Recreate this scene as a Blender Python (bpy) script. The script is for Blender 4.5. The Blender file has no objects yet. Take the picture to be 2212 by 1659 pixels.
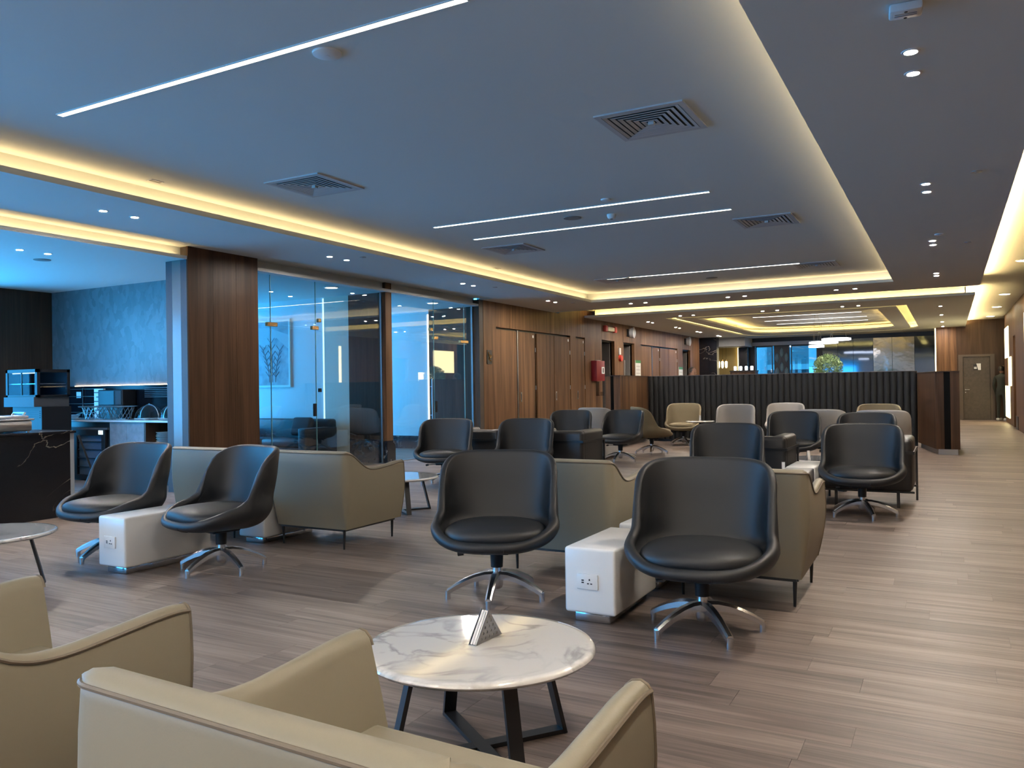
import bpy, bmesh, math, random
from math import sin, cos, pi, radians, sqrt
from mathutils import Vector, Matrix
from mathutils.geometry import tessellate_polygon
random.seed(7)
SC = bpy.context.scene
COL = SC.collection

# ------------------------------------------------------------------ camera
YAW, PITCH, ROLL, FPX, EYE = 0.498426085, 0.00503266392, -0.0145845463, 1733.09338, 1.3
f_ = Vector((-sin(YAW) * cos(PITCH), cos(YAW) * cos(PITCH), sin(PITCH)))
r0 = Vector((cos(YAW), sin(YAW), 0)); u0 = r0.cross(f_)
r_ = cos(ROLL) * r0 + sin(ROLL) * u0; u_ = -sin(ROLL) * r0 + cos(ROLL) * u0
cd = bpy.data.cameras.new('camera'); cam = bpy.data.objects.new('camera', cd); COL.objects.link(cam)
cam.matrix_world = Matrix(((r_.x, u_.x, -f_.x, 0), (r_.y, u_.y, -f_.y, 0), (r_.z, u_.z, -f_.z, EYE), (0, 0, 0, 1)))
cd.sensor_fit = 'HORIZONTAL'; cd.sensor_width = 36; cd.lens = 36 * FPX / 2212; cd.clip_start = 0.05; cd.clip_end = 300
SC.camera = cam

# ------------------------------------------------------------------ world, daylight, exposure
W = bpy.data.worlds.new('sky'); SC.world = W; W.use_nodes = True
bg = W.node_tree.nodes['Background']; bg.inputs[0].default_value = (0.045, 0.45, 1.0, 1); bg.inputs[1].default_value = 13.3
SC.view_settings.view_transform = 'Standard'; SC.view_settings.look = 'None'
SC.view_settings.gamma = 1; SC.view_settings.use_curve_mapping = False
SC.view_settings.exposure = 0.38
cy = SC.cycles
cy.use_denoising = True; cy.max_bounces = 8; cy.diffuse_bounces = 4; cy.glossy_bounces = 4
cy.transmission_bounces = 6; cy.transparent_max_bounces = 16; cy.sample_clamp_indirect = 4.0
cy.caustics_reflective = False; cy.caustics_refractive = False; cy.use_light_tree = True
def portal(x, y0, y1, z0, z1):
    l = bpy.data.lights.new('daylight_portal', 'AREA'); l.shape = 'RECTANGLE'; l.size = z1 - z0; l.size_y = y1 - y0
    l.cycles.is_portal = True
    o = bpy.data.objects.new('daylight_portal', l); COL.objects.link(o)
    o.location = (x, (y0 + y1) / 2, (z0 + z1) / 2); o.rotation_euler = (0, -pi / 2, 0)
XE = -13.4                                                # outer wall with the windows
WIN = [(-8.7, -6.4), (-6.2, -3.9), (-3.7, -1.2), (-1.0, 1.5), (1.7, 4.2), (4.4, 6.9), (8.7, 11.1), (11.8, 14.2)]
for a, b in WIN: portal(XE - .05, a, b, .35, 2.85)
YB = -9.0
BWIN = [(-12.6, -10.0), (-9.6, -7.0)]
for a, b in BWIN:
    portal(0, a, b, .35, 2.85); o = bpy.data.objects['daylight_portal' + ('.%03d' % (len(bpy.data.lights) - 1))]
    o.location = ((a + b) / 2, YB - .05, 1.6); o.rotation_euler = (pi / 2, pi / 2, 0)
LED = 16.0        # warm cove strips
LIN = 10.0         # linear ceiling lights
DOWN = 1950.0      # recessed spots
DISC = 60.0       # round panel lights in the aisle

# ------------------------------------------------------------------ materials
MATS = {}
def new_mat(name):
    m = bpy.data.materials.new(name); m.use_nodes = True; nt = m.node_tree
    return m, nt, nt.nodes['Principled BSDF']
def mat(name, col, rough=.5, metal=0., spec=.5, coat=0., noise=0., nscale=8., bump=0., bscale=200., bdist=.002):
    if name in MATS: return MATS[name]
    m, nt, b = new_mat(name)
    b.inputs['Base Color'].default_value = (*col, 1); b.inputs['Roughness'].default_value = rough
    b.inputs['Metallic'].default_value = metal; b.inputs['Specular IOR Level'].default_value = spec
    b.inputs['Coat Weight'].default_value = coat; b.inputs['Coat Roughness'].default_value = .08
    N = nt.nodes.new; L = nt.links.new
    tc = N('ShaderNodeNewGeometry')
    if noise:
        n = N('ShaderNodeTexNoise'); n.inputs['Scale'].default_value = nscale; n.inputs['Detail'].default_value = 5
        r = N('ShaderNodeValToRGB')
        r.color_ramp.elements[0].position = .3; r.color_ramp.elements[1].position = .7
        r.color_ramp.elements[0].color = (*[c * (1 - noise) for c in col], 1); r.color_ramp.elements[1].color = (*[min(1, c * (1 + noise)) for c in col], 1)
        L(tc.outputs['Position'], n.inputs['Vector']); L(n.outputs['Fac'], r.inputs[0]); L(r.outputs[0], b.inputs['Base Color'])
    if bump:
        n2 = N('ShaderNodeTexNoise'); n2.inputs['Scale'].default_value = bscale; n2.inputs['Detail'].default_value = 3
        bp = N('ShaderNodeBump'); bp.inputs['Strength'].default_value = bump; bp.inputs['Distance'].default_value = bdist
        t2 = N('ShaderNodeTexCoord'); L(t2.outputs['Object'], n2.inputs['Vector']); L(n2.outputs['Fac'], bp.inputs['Height']); L(bp.outputs[0], b.inputs['Normal'])
    MATS[name] = m; return m
def emit(name, col, s):
    if name in MATS: return MATS[name]
    m, nt, b = new_mat(name)
    b.inputs['Base Color'].default_value = (.8, .8, .8, 1)
    b.inputs['Emission Color'].default_value = (*col, 1); b.inputs['Emission Strength'].default_value = s
    MATS[name] = m; return m
def wood(name, dark, light, axis='z', rough=.38, rnd=False, coat=.0):
    if name in MATS: return MATS[name]
    m, nt, b = new_mat(name); N = nt.nodes.new; L = nt.links.new
    g = N('ShaderNodeNewGeometry'); vec = g.outputs['Position']
    if rnd:
        oi = N('ShaderNodeObjectInfo'); ad = N('ShaderNodeMath'); ad.operation = 'ADD'
        L(oi.outputs['Random'], ad.inputs[0]); L(g.outputs['Random Per Island'], ad.inputs[1])
        fr = N('ShaderNodeMath'); fr.operation = 'FRACT'; L(ad.outputs[0], fr.inputs[0])
        mu = N('ShaderNodeMath'); mu.operation = 'MULTIPLY'; mu.inputs[1].default_value = 37.; L(fr.outputs[0], mu.inputs[0])
        va = N('ShaderNodeVectorMath'); va.operation = 'ADD'; L(vec, va.inputs[0]); L(mu.outputs[0], va.inputs[1]); vec = va.outputs[0]
    sc1 = {'z': (7, 7, .35), 'x': (.55, 9, 9), 'y': (7, .35, 7)}[axis]; sc2 = {'z': (70, 70, 1.2), 'x': (2.2, 60, 60), 'y': (70, 1.2, 70)}[axis]
    out = []
    for s, d, ds in ((sc1, 5, .8), (sc2, 3, .2)):
        mp = N('ShaderNodeMapping'); mp.inputs['Scale'].default_value = s; L(vec, mp.inputs['Vector'])
        n = N('ShaderNodeTexNoise'); n.inputs['Scale'].default_value = 1; n.inputs['Detail'].default_value = d; n.inputs['Distortion'].default_value = ds
        L(mp.outputs[0], n.inputs['Vector']); out.append(n.outputs['Fac'])
    mx = N('ShaderNodeMix'); mx.data_type = 'FLOAT'; mx.inputs[0].default_value = .4; L(out[0], mx.inputs[2]); L(out[1], mx.inputs[3])
    r = N('ShaderNodeValToRGB'); r.color_ramp.elements[0].position = .34; r.color_ramp.elements[1].position = .66
    r.color_ramp.elements[0].color = (*dark, 1); r.color_ramp.elements[1].color = (*light, 1); L(mx.outputs[0], r.inputs[0])
    col = r.outputs[0]
    if rnd:
        mr = N('ShaderNodeMapRange'); mr.inputs[3].default_value = .82; mr.inputs[4].default_value = 1.16; L(fr.outputs[0], mr.inputs[0])
        hs = N('ShaderNodeHueSaturation'); L(mr.outputs[0], hs.inputs['Value']); L(col, hs.inputs['Color']); col = hs.outputs[0]
    L(col, b.inputs['Base Color']); b.inputs['Roughness'].default_value = rough; b.inputs['Specular IOR Level'].default_value = .45 if rnd else .22
    b.inputs['Coat Weight'].default_value = coat
    bp = N('ShaderNodeBump'); bp.inputs['Strength'].default_value = .12; bp.inputs['Distance'].default_value = .001
    L(out[1], bp.inputs['Height']); L(bp.outputs[0], b.inputs['Normal'])
    MATS[name] = m; return m
def marble(name, base, vein, scale=2.2, width=.035, rough=.08, amount=.75, coat=0.):
    if name in MATS: return MATS[name]
    m, nt, b = new_mat(name); N = nt.nodes.new; L = nt.links.new
    g = N('ShaderNodeNewGeometry')
    n = N('ShaderNodeTexNoise'); n.inputs['Scale'].default_value = scale; n.inputs['Detail'].default_value = 7; n.inputs['Distortion'].default_value = 1.1
    L(g.outputs['Position'], n.inputs['Vector'])
    su = N('ShaderNodeMath'); su.operation = 'SUBTRACT'; su.inputs[1].default_value = .5; L(n.outputs['Fac'], su.inputs[0])
    ab = N('ShaderNodeMath'); ab.operation = 'ABSOLUTE'; L(su.outputs[0], ab.inputs[0])
    r = N('ShaderNodeValToRGB'); e = r.color_ramp.elements
    e[0].position = 0; e[0].color = (1, 1, 1, 1); e[1].position = width; e[1].color = (0, 0, 0, 1); L(ab.outputs[0], r.inputs[0])
    n3 = N('ShaderNodeTexNoise'); n3.inputs['Scale'].default_value = scale * .9; L(g.outputs['Position'], n3.inputs['Vector'])
    r3 = N('ShaderNodeValToRGB'); r3.color_ramp.elements[0].position = .42; r3.color_ramp.elements[1].position = .62; L(n3.outputs['Fac'], r3.inputs[0])
    mu = N('ShaderNodeMath'); mu.operation = 'MULTIPLY'; L(r.outputs[0], mu.inputs[0]); L(r3.outputs[0], mu.inputs[1])
    m2 = N('ShaderNodeMath'); m2.operation = 'MULTIPLY'; m2.inputs[1].default_value = amount; L(mu.outputs[0], m2.inputs[0])
    mx = N('ShaderNodeMix'); mx.data_type = 'RGBA'; mx.inputs[6].default_value = (*base, 1); mx.inputs[7].default_value = (*vein, 1)
    L(m2.outputs[0], mx.inputs[0]); L(mx.outputs[2], b.inputs['Base Color'])
    b.inputs['IOR'].default_value = 1.5 + .5 * coat; b.inputs['Roughness'].default_value = rough; b.inputs['Coat Weight'].default_value = coat; b.inputs['Coat Roughness'].default_value = .04; b.inputs['Coat IOR'].default_value = 2.3
    MATS[name] = m; return m
def glass(name, tint=(1, 1, 1), refl=1.0, rough=.0):
    if name in MATS: return MATS[name]
    m = bpy.data.materials.new(name); m.use_nodes = True; nt = m.node_tree; nt.nodes.clear(); N = nt.nodes.new; L = nt.links.new
    o = N('ShaderNodeOutputMaterial'); t = N('ShaderNodeBsdfTransparent'); t.inputs[0].default_value = (*tint, 1)
    gl = N('ShaderNodeBsdfGlossy'); gl.inputs['Roughness'].default_value = rough
    lw = N('ShaderNodeLayerWeight'); pw = N('ShaderNodeMath'); pw.operation = 'POWER'; pw.inputs[1].default_value = 5.; L(lw.outputs['Facing'], pw.inputs[0])
    fr = N('ShaderNodeMath'); fr.operation = 'MULTIPLY_ADD'; fr.inputs[1].default_value = .96; fr.inputs[2].default_value = .04; L(pw.outputs[0], fr.inputs[0])
    mu = N('ShaderNodeMath'); mu.operation = 'MULTIPLY'; mu.inputs[1].default_value = refl; mu.use_clamp = True
    mx = N('ShaderNodeMixShader'); L(fr.outputs[0], mu.inputs[0]); L(mu.outputs[0], mx.inputs[0]); L(t.outputs[0], mx.inputs[1]); L(gl.outputs[0], mx.inputs[2]); L(mx.outputs[0], o.inputs[0])
    MATS[name] = m; return m
def brushed_plaster(name):
    m, nt, b = new_mat(name); N = nt.nodes.new; L = nt.links.new
    g = N('ShaderNodeNewGeometry'); n0 = N('ShaderNodeTexNoise'); n0.inputs['Scale'].default_value = 6; L(g.outputs['Position'], n0.inputs['Vector'])
    mxv = N('ShaderNodeMix'); mxv.data_type = 'RGBA'; mxv.inputs[0].default_value = .12; L(g.outputs['Position'], mxv.inputs[6]); L(n0.outputs['Color'], mxv.inputs[7])
    mp = N('ShaderNodeMapping'); mp.inputs['Scale'].default_value = (15, 15, 8); L(mxv.outputs[2], mp.inputs[0])
    v = N('ShaderNodeTexVoronoi'); v.inputs['Scale'].default_value = 1; L(mp.outputs[0], v.inputs['Vector'])
    r = N('ShaderNodeValToRGB'); e = r.color_ramp.elements; e[0].position = .1; e[0].color = (.112, .117, .122, 1); e[1].position = .95; e[1].color = (.172, .177, .182, 1)
    L(v.outputs['Color'], r.inputs[0]); L(r.outputs[0], b.inputs['Base Color']); b.inputs['Roughness'].default_value = .38
    return m

CEIL = mat('ceiling_paint', (.68, .71, .685), .75)
WHITE = mat('white_paint', (.78, .78, .77), .55)
WALL_W = mat('white_wall', (.82, .82, .82), .6)
WALNUT = wood('walnut_veneer', (.058, .027, .013), (.205, .108, .052), 'z', .46)
WALNUT_C = wood('column_walnut', (.030, .014, .007), (.085, .042, .022), 'z', .40)
WALNUT_D = wood('dark_walnut', (.030, .017, .011), (.075, .042, .025), 'z', .36)
GREYWOOD = wood('grey_walnut', (.05, .04, .033), (.11, .09, .075), 'z', .4)
PLANK = wood('oak_vinyl', (.088, .063, .052), (.268, .206, .170), 'x', .45, rnd=True)
SUB = mat('plank_joint', (.135, .105, .09), .8)
LEATHER = mat('black_leather', (.0125, .0135, .0155), .50, spec=.5, bump=.12, bscale=260)
LEATHER2 = mat('black_leather_seat', (.0145, .0155, .0175), .50, spec=.5, bump=.12, bscale=260)
BLKBOX = mat('black_sofa_leather', (.018, .017, .017), .42, spec=.5, bump=.1, bscale=220)
TAUPE = mat('taupe_leather', (.255, .222, .158), .48, spec=.4, bump=.1, bscale=220)
PIPING = mat('taupe_piping', (.16, .125, .085), .5)
FAB_G = mat('grey_fabric', (.34, .315, .29), .85, spec=.2, bump=.2, bscale=300)
FAB_O = mat('olive_fabric', (.215, .175, .110), .85, spec=.2, bump=.2, bscale=300)
CHROME = mat('polished_aluminium', (.80, .80, .81), .24, 1.0)
STEEL = mat('brushed_steel', (.50, .50, .51), .28, 1.0)
GOLD = mat('gold_metal', (.75, .48, .22), .22, 1.0)
BLACK = mat('black_metal', (.012, .012, .013), .35)
BLACKP = mat('black_plastic', (.012, .012, .014), .45, spec=.25)
SOLID = mat('white_solid_surface', (.80, .79, .77), .22, spec=.5)
PLINTH = mat('mirror_plinth', (.55, .56, .58), .12, 1.0)
MARBLE = marble('white_marble', (.84, .81, .76), (.34, .33, .325), 3.2, .05, .08, .9, 1.)
NERO = marble('black_marble', (.0035, .004, .007), (.75, .66, .5), 1.0, .0045, .25, .8)
NEROG = marble('black_marble_skirting', (.012, .014, .02), (.5, .5, .5), 4, .02, .15, .8)
GLASS = glass('clear_glass', (.93, .97, .97), 3.0)
GEDGE = mat('glass_edge', (.25, .5, .5), .2)
DGLASS = glass('dark_glass', (.25, .3, .35), 1.5)
CHANNEL = mat('charcoal_upholstery', (.013, .013, .0135), .6, spec=.3, bump=.1)
NAPKIN = mat('napkin_paper', (.85, .83, .80), .8)
RED = mat('red_enamel', (.22, .012, .018), .4)
GREEN = mat('green_print', (.05, .25, .08), .5)
PLASTER = brushed_plaster('brushed_grey_plaster')
E_LED = emit('warm_led', (1.0, .69, .34), LED)
E_LEDF = emit('warm_led_far', (1.0, .64, .19), LED * 3.8)
E_LEDA = emit('warm_led_aisle', (1.0, .70, .30), LED * 16.)
E_LIN = emit('linear_led', (1.0, .92, .80), LIN)
E_DOWN = emit('spot_led', (1.0, .91, .80), DOWN)
E_DOWNR = emit('room_spot_led', (1.0, .91, .80), 60.)
E_DISC = emit('disc_led', (1.0, .86, .62), DISC)
E_PEND = emit('pendant_led', (.95, .93, 1.0), 5.)
E_GLOW = emit('panel_glow', (1.0, .80, .38), 4.)

# ------------------------------------------------------------------ mesh helpers
class MB:
    def __init__(s): s.v = []; s.f = []
    def add(s, vs, fs):
        o = len(s.v); s.v += [tuple(p) for p in vs]; s.f += [tuple(i + o for i in q) for q in fs]; return s
    def box(s, x0, x1, y0, y1, z0, z1):
        return s.add([(x0, y0, z0), (x1, y0, z0), (x1, y1, z0), (x0, y1, z0), (x0, y0, z1), (x1, y0, z1), (x1, y1, z1), (x0, y1, z1)],
                     [(0, 3, 2, 1), (4, 5, 6, 7), (0, 1, 5, 4), (1, 2, 6, 5), (2, 3, 7, 6), (3, 0, 4, 7)])
    def rbox(s, x0, x1, y0, y1, z0, z1, r=.02, seg=3):
        bm = bmesh.new(); bmesh.ops.create_cube(bm, size=1)
        for v in bm.verts: v.co = Vector(((x0 + x1) / 2 + v.co.x * (x1 - x0), (y0 + y1) / 2 + v.co.y * (y1 - y0), (z0 + z1) / 2 + v.co.z * (z1 - z0)))
        bmesh.ops.bevel(bm, geom=bm.edges[:], offset=r, segments=seg, profile=.5, affect='EDGES', clamp_overlap=True)
        bm.verts.index_update(); s.add([v.co[:] for v in bm.verts], [[v.index for v in f.verts] for f in bm.faces]); bm.free(); return s
    def bar(s, p, q, w, h, up=(0, 0, 1)):
        p, q = Vector(p), Vector(q); d = (q - p).normalized(); a = d.cross(Vector(up))
        if a.length < 1e-4: a = d.cross(Vector((1, 0, 0)))
        a.normalize(); b = a.cross(d)
        vs = [e + a * (sx * w / 2) + b * (sy * h / 2) for e in (p, q) for sx, sy in ((-1, -1), (1, -1), (1, 1), (-1, 1))]
        return s.add(vs, [(0, 3, 2, 1), (4, 5, 6, 7), (0, 1, 5, 4), (1, 2, 6, 5), (2, 3, 7, 6), (3, 0, 4, 7)])
    def cyl(s, p, q, r0, r1=None, n=20, cap=True):
        r1 = r0 if r1 is None else r1; p, q = Vector(p), Vector(q); d = (q - p).normalized()
        a = d.orthogonal().normalized(); b = d.cross(a); vs = []
        for e, r in ((p, r0), (q, r1)): vs += [e + (a * cos(2 * pi * i / n) + b * sin(2 * pi * i / n)) * r for i in range(n)]
        fs = [(i, (i + 1) % n, n + (i + 1) % n, n + i) for i in range(n)]
        if cap: fs += [tuple(range(n - 1, -1, -1)), tuple(range(n, 2 * n))]
        return s.add(vs, fs)
    def tube(s, pts, r, n=8, closed=False):
        pts = [Vector(p) for p in pts]; m = len(pts); vs = []; prev = None
        for i, p in enumerate(pts):
            a = pts[i - 1] if (i > 0 or closed) else p; b = pts[(i + 1) % m] if (i < m - 1 or closed) else p
            d = (b - a).normalized(); u = d.orthogonal().normalized() if prev is None else (prev - d * prev.dot(d)).normalized(); prev = u; w = d.cross(u)
            vs += [p + (u * cos(2 * pi * k / n) + w * sin(2 * pi * k / n)) * r for k in range(n)]
        fs = [(i * n + k, i * n + (k + 1) % n, ((i + 1) % m) * n + (k + 1) % n, ((i + 1) % m) * n + k) for i in range(m if closed else m - 1) for k in range(n)]
        if not closed: fs += [tuple(range(n - 1, -1, -1)), tuple(range((m - 1) * n, m * n))]
        return s.add(vs, fs)
    def lathe(s, prof, n=28, c=(0, 0, 0), cap=True):
        vs = [(c[0] + r * cos(2 * pi * i / n), c[1] + r * sin(2 * pi * i / n), c[2] + z) for r, z in prof for i in range(n)]
        fs = [(j * n + i, j * n + (i + 1) % n, (j + 1) * n + (i + 1) % n, (j + 1) * n + i) for j in range(len(prof) - 1) for i in range(n)]
        if cap: fs += [tuple(range(n - 1, -1, -1)), tuple(range((len(prof) - 1) * n, len(prof) * n))]
        return s.add(vs, fs)
    def prism(s, loops, z0, z1):
        """outline (first loop) with holes, extruded between z0 and z1"""
        tris = tessellate_polygon([[Vector((x, y, 0)) for x, y in l] for l in loops])
        flat = [p for l in loops for p in l]; n = len(flat)
        vs = [(x, y, z0) for x, y in flat] + [(x, y, z1) for x, y in flat]; fs = []
        for t in tris:
            a, b, c = (Vector((*flat[i], 0)) for i in t)
            if (b - a).cross(c - a).z > 0: t = t[::-1]
            fs.append(tuple(t)); fs.append(tuple(i + n for i in t[::-1]))
        o = 0
        for l in loops:
            k = len(l); fs += [(o + i, o + (i + 1) % k, n + o + (i + 1) % k, n + o + i) for i in range(k)]; o += k
        return s.add(vs, fs)
    def grid(s, rows, closed_u=True, cap0=None, cap1=None):
        m = len(rows[0]); vs = [p for r in rows for p in r]; fs = []
        for j in range(len(rows) - 1):
            for i in range(m if closed_u else m - 1): fs.append((j * m + i, j * m + (i + 1) % m, (j + 1) * m + (i + 1) % m, (j + 1) * m + i))
        if cap0: fs.append(tuple(range(m - 1, -1, -1)))
        if cap1: fs.append(tuple(range((len(rows) - 1) * m, len(rows) * m)))
        return s.add(vs, fs)
    def build(s, name, material, parent=None, smooth=False, kind=None):
        me = bpy.data.meshes.new(name); me.from_pydata(s.v, [], s.f); me.validate(); me.update()
        bm = bmesh.new(); bm.from_mesh(me); bmesh.ops.recalc_face_normals(bm, faces=bm.faces); bm.to_mesh(me); bm.free()
        me.materials.append(material)
        if smooth: me.polygons.foreach_set('use_smooth', [True] * len(me.polygons)); me.set_sharp_from_angle(angle=radians(42))
        o = bpy.data.objects.new(name, me); COL.objects.link(o)
        if parent: o.parent = parent
        if kind: o['kind'] = kind
        return o
def tag(o, label, cat, group=None):
    o['label'] = label; o['category'] = cat
    if group: o['group'] = group
    return o
def empty(name, loc=(0, 0, 0), rz=0, kind=None):
    o = bpy.data.objects.new(name, None); COL.objects.link(o); o.location = loc; o.rotation_euler = (0, 0, rz); o.empty_display_size = .1
    if kind: o['kind'] = kind
    return o
def thing(name, label, cat, loc=(0, 0, 0), rz=0, group=None): return tag(empty(name, loc, rz), label, cat, group)
KIDS = {}
def copy_tree(o, parent=None):
    c = o.copy(); COL.objects.link(c); c.parent = parent
    for ch in list(o.children): copy_tree(ch, c)
    return c
def place(proto, used, loc, rz, label, group=None, scale=None):
    """first call moves the prototype itself, later calls copy it with its parts"""
    o = proto if not used else copy_tree(proto); used.append(o)
    o.location = loc; o.rotation_euler = (0, 0, rz); o['label'] = label
    if group: o['group'] = group
    if scale: o.scale = scale
    return o
def remat(o, table):
    for ch in o.children:
        if ch.type == 'MESH' and ch.data.materials and ch.data.materials[0].name in table:
            ch.data = ch.data.copy(); ch.data.materials[0] = table[ch.data.materials[0].name]
        remat(ch, table)
def S(name, mb, m, parent=None, smooth=False):
    return mb.build(name, m, parent, smooth, None if parent else 'structure')

# ================================================================== STRUCTURE
SOF, UP, LOWC = 3.17, 3.38, 3.03          # soffit, raised ceiling, ceiling of pantry and glass rooms
XL, XR, YF = -6.92, -.87, 16.45           # edges of the big raised tray
XA, XW, XWALL = .565, 1.6, -8.63          # aisle edge, aisle wall, timber wall
# ---- floor: vinyl planks running across the room
PW, PLN = .186, 1.24
floor = MB().box(XE, 3.2, YB, 34.4, -.10, -.004).build('floor', SUB); floor['kind'] = 'structure'
plank_me = MB().box(0, PLN - .0014, 0, PW - .0014, -.0045, 0).build('plank', PLANK, floor)
spots = []
ny = int((34.4 - YB) / PW)
for j in range(ny):
    off = random.random() * PLN; y = YB + j * PW; x = XE - off
    while x < XW:
        spots.append((x, y)); x += PLN
def in_view(x, y):
    d = Vector((x + PLN / 2, y + PW / 2, -EYE)); z = d.dot(f_)
    if z < 1: return None
    u, v = d.dot(r_) / z * FPX, d.dot(u_) / z * FPX
    return z if abs(u) < 1180 and abs(v) < 880 else None
vis = sorted([(in_view(x, y), x, y) for x, y in spots if in_view(x, y) and x > -8.7])[:300]
near = {(x, y) for _, x, y in vis}
rest = MB(); first = True
for x, y in spots:
    if (x, y) in near:
        o = plank_me if first else plank_me.copy()
        if not first: COL.objects.link(o); o.parent = floor
        o.location = (x, y, 0); first = False
    else:
        x1 = min(x + PLN - .0014, 3.1); x0 = max(x, XE)
        if x1 - x0 > .02: rest.box(x0, x1, y, y + PW - .0014, -.0045, 0)
rest.build('plank_field', PLANK, floor)['kind'] = 'stuff'

# ---- ceilings
def ceil(name, mb, m=CEIL, parent=None): return S(name, mb, m, parent)
upper = ceil('ceiling', MB().box(-8.63, 3.2, YB, 34.4, UP, UP + .08))
lower = ceil('ceiling', MB().prism([[(-8.3, YB), (XA, YB), (XA, 18.1), (XWALL, 18.1), (XWALL, 14.5), (-8.3, 14.5)], [(XL, -1.9), (XR, -1.9), (XR, YF), (XL, YF)]], SOF, SOF + .03))
# lip and cove back wall round the tray, LED strip in the trough
def cove_rect(x0, x1, y0, y1, par, lip=.055, gap=.16, z=SOF + .03, m=E_LED, led=True):
    t = .012
    a = MB()
    a.box(x0 - t, x0, y0, y1, z, SOF + lip); a.box(x1, x1 + t, y0, y1, z, SOF + lip)
    a.box(x0 - t, x1 + t, y1, y1 + t, z, SOF + lip); a.box(x0 - t, x1 + t, y0 - t, y0, z, SOF + lip)
    a.build('lip', CEIL, par)
    b = MB(); g = gap
    b.box(x0 - g - .02, x0 - g, y0 - g, y1 + g, z, UP); b.box(x1 + g, x1 + g + .02, y0 - g, y1 + g, z, UP)
    b.box(x0 - g - .02, x1 + g + .02, y1 + g, y1 + g + .02, z, UP); b.box(x0 - g - .02, x1 + g + .02, y0 - g - .02, y0 - g, z, UP)
    b.build('cove_wall', CEIL, par)
    if led:
        q = g * .62; w = .012
        for xx0, xx1, yy0, yy1 in ((x0 - q - w, x0 - q + w, y0, y1), (x1 + q - w, x1 + q + w, y0, y1), (x0, x1, y1 + q - w, y1 + q + w), (x0, x1, y0 - q - w, y0 - q + w)):
            MB().box(xx0, xx1, yy0, yy1, z + .002, z + .006).build('led_strip', m, par)
cove_rect(XL, XR, -1.9, YF, lower)
# aisle side of the lower ceiling and far side: lip, cove wall, LED
a = MB(); a.box(XA - .012, XA, YB, 18.1, SOF + .03, SOF + .05); a.build('lip', CEIL, lower)
MB().box(XA - .2, XA - .18, YB, 18.0, SOF + .03, UP).build('cove_wall', CEIL, lower)
MB().box(XA - .10, XA - .076, YB, 18.0, SOF + .032, SOF + .036).build('led_strip', E_LEDA, lower)
# gap ceiling and pantry / glass-room ceiling with its own lip and LED
ceil('ceiling', MB().box(-8.80, -8.29, YB, 14.5, SOF + .03, SOF + .08))
pan = ceil('ceiling', MB().box(XE, -8.645, YB, 14.5, LOWC, LOWC + .02))
MB().box(-8.655, -8.643, YB, 14.5, LOWC + .02, LOWC + .045).build('lip', CEIL, pan)
MB().box(-8.80, -8.78, YB, 14.5, LOWC + .02, SOF + .04).build('cove_wall', CEIL, pan)
MB().box(-8.735, -8.715, YB, 7.05, LOWC + .022, LOWC + .026).build('led_strip', E_LED, pan)
# second dropped ceiling with the stadium shaped coves
def stadium(x0, x1, y0, y1, bow, n=18, rc=.45):
    """rectangle whose far side bows out with rounded corners"""
    p = [(x0, y0), (x1, y0)]
    xm, hw = (x0 + x1) / 2, (x1 - x0) / 2
    for i in range(n + 1):
        t = pi * i / n; cx = cos(t); sx = abs(cx) ** .42 * (1 if cx > 0 else -1)
        p.append((xm + hw * sx, y1 + bow * sin(t) ** .9))
    return p
def inset(l, d):
    n = len(l); out = []
    for i in range(n):
        a, b, c = Vector(l[i - 1]), Vector(l[i]), Vector(l[(i + 1) % n]); e1 = (b - a); e2 = (c - b)
        n1 = Vector((-e1.y, e1.x)).normalized() if e1.length > 1e-6 else Vector((-e2.y, e2.x)).normalized()
        n2 = Vector((-e2.y, e2.x)).normalized() if e2.length > 1e-6 else n1
        m = (n1 + n2); m = m.normalized() if m.length > 1e-5 else n1
        out.append(tuple(b + m * (d / max(.5, m.dot(n1)))))
    return out
OUT = stadium(-6.88, -.87, 21.6, 30.3, 1.5); ISL = inset(OUT, .24); INN = stadium(-6.2, -1.56, 22.35, 29.6, 1.1)
drop = ceil('ceiling', MB().prism([[(XWALL, 20.0), (.53, 20.0), (.53, 33.4), (XWALL, 33.4)], OUT], SOF, SOF + .03))
ceil('island', MB().prism([ISL, INN], SOF, SOF + .03), CEIL, drop)
hang = MB()
for x, y in ((-6.4, 23), (-6.4, 28), (-1.35, 23), (-1.35, 28)): hang.cyl((x, y, SOF + .03), (x, y, UP), .006, n=6)
hang.build('hanger_rod', STEEL, drop)
def ribbon(loop, d, z, w, h, name, m, par):
    A = inset(loop, d - w / 2); B = inset(loop, d + w / 2)
    return MB().prism([A, B], z, z + h).build(name, m, par)
ribbon(OUT, -.006, SOF + .03, .012, .02, 'lip', CEIL, drop); ribbon(INN, -.006, SOF + .03, .012, .02, 'lip', CEIL, drop)
ribbon(OUT, -.08, SOF + .032, .022, .004, 'led_strip', E_LEDF, drop); ribbon(INN, -.09, SOF + .032, .022, .004, 'led_strip', E_LEDF, drop)
ribbon(OUT, -.16, SOF + .03, .02, UP - SOF - .03, 'cove_wall', CEIL, drop)
a = MB(); a.box(XWALL, .53, 20.0, 20.012, SOF + .03, SOF + .06); a.box(.518, .53, 20.0, 33.4, SOF + .03, SOF + .05); a.build('lip', CEIL, drop)
a = MB(); a.box(-8.4, .36, 20.2, 20.22, SOF + .03, UP); a.box(.34, .36, 20.2, 33.4, SOF + .03, UP); a.build('cove_wall', CEIL, drop)
MB().box(-8.4, .40, 20.10, 20.125, SOF + .032, SOF + .036).build('led_strip', E_LEDF, drop)
MB().box(.42, .444, 20.1, 31.2, SOF + .032, SOF + .036).build('led_strip', E_LEDA, drop)

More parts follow.
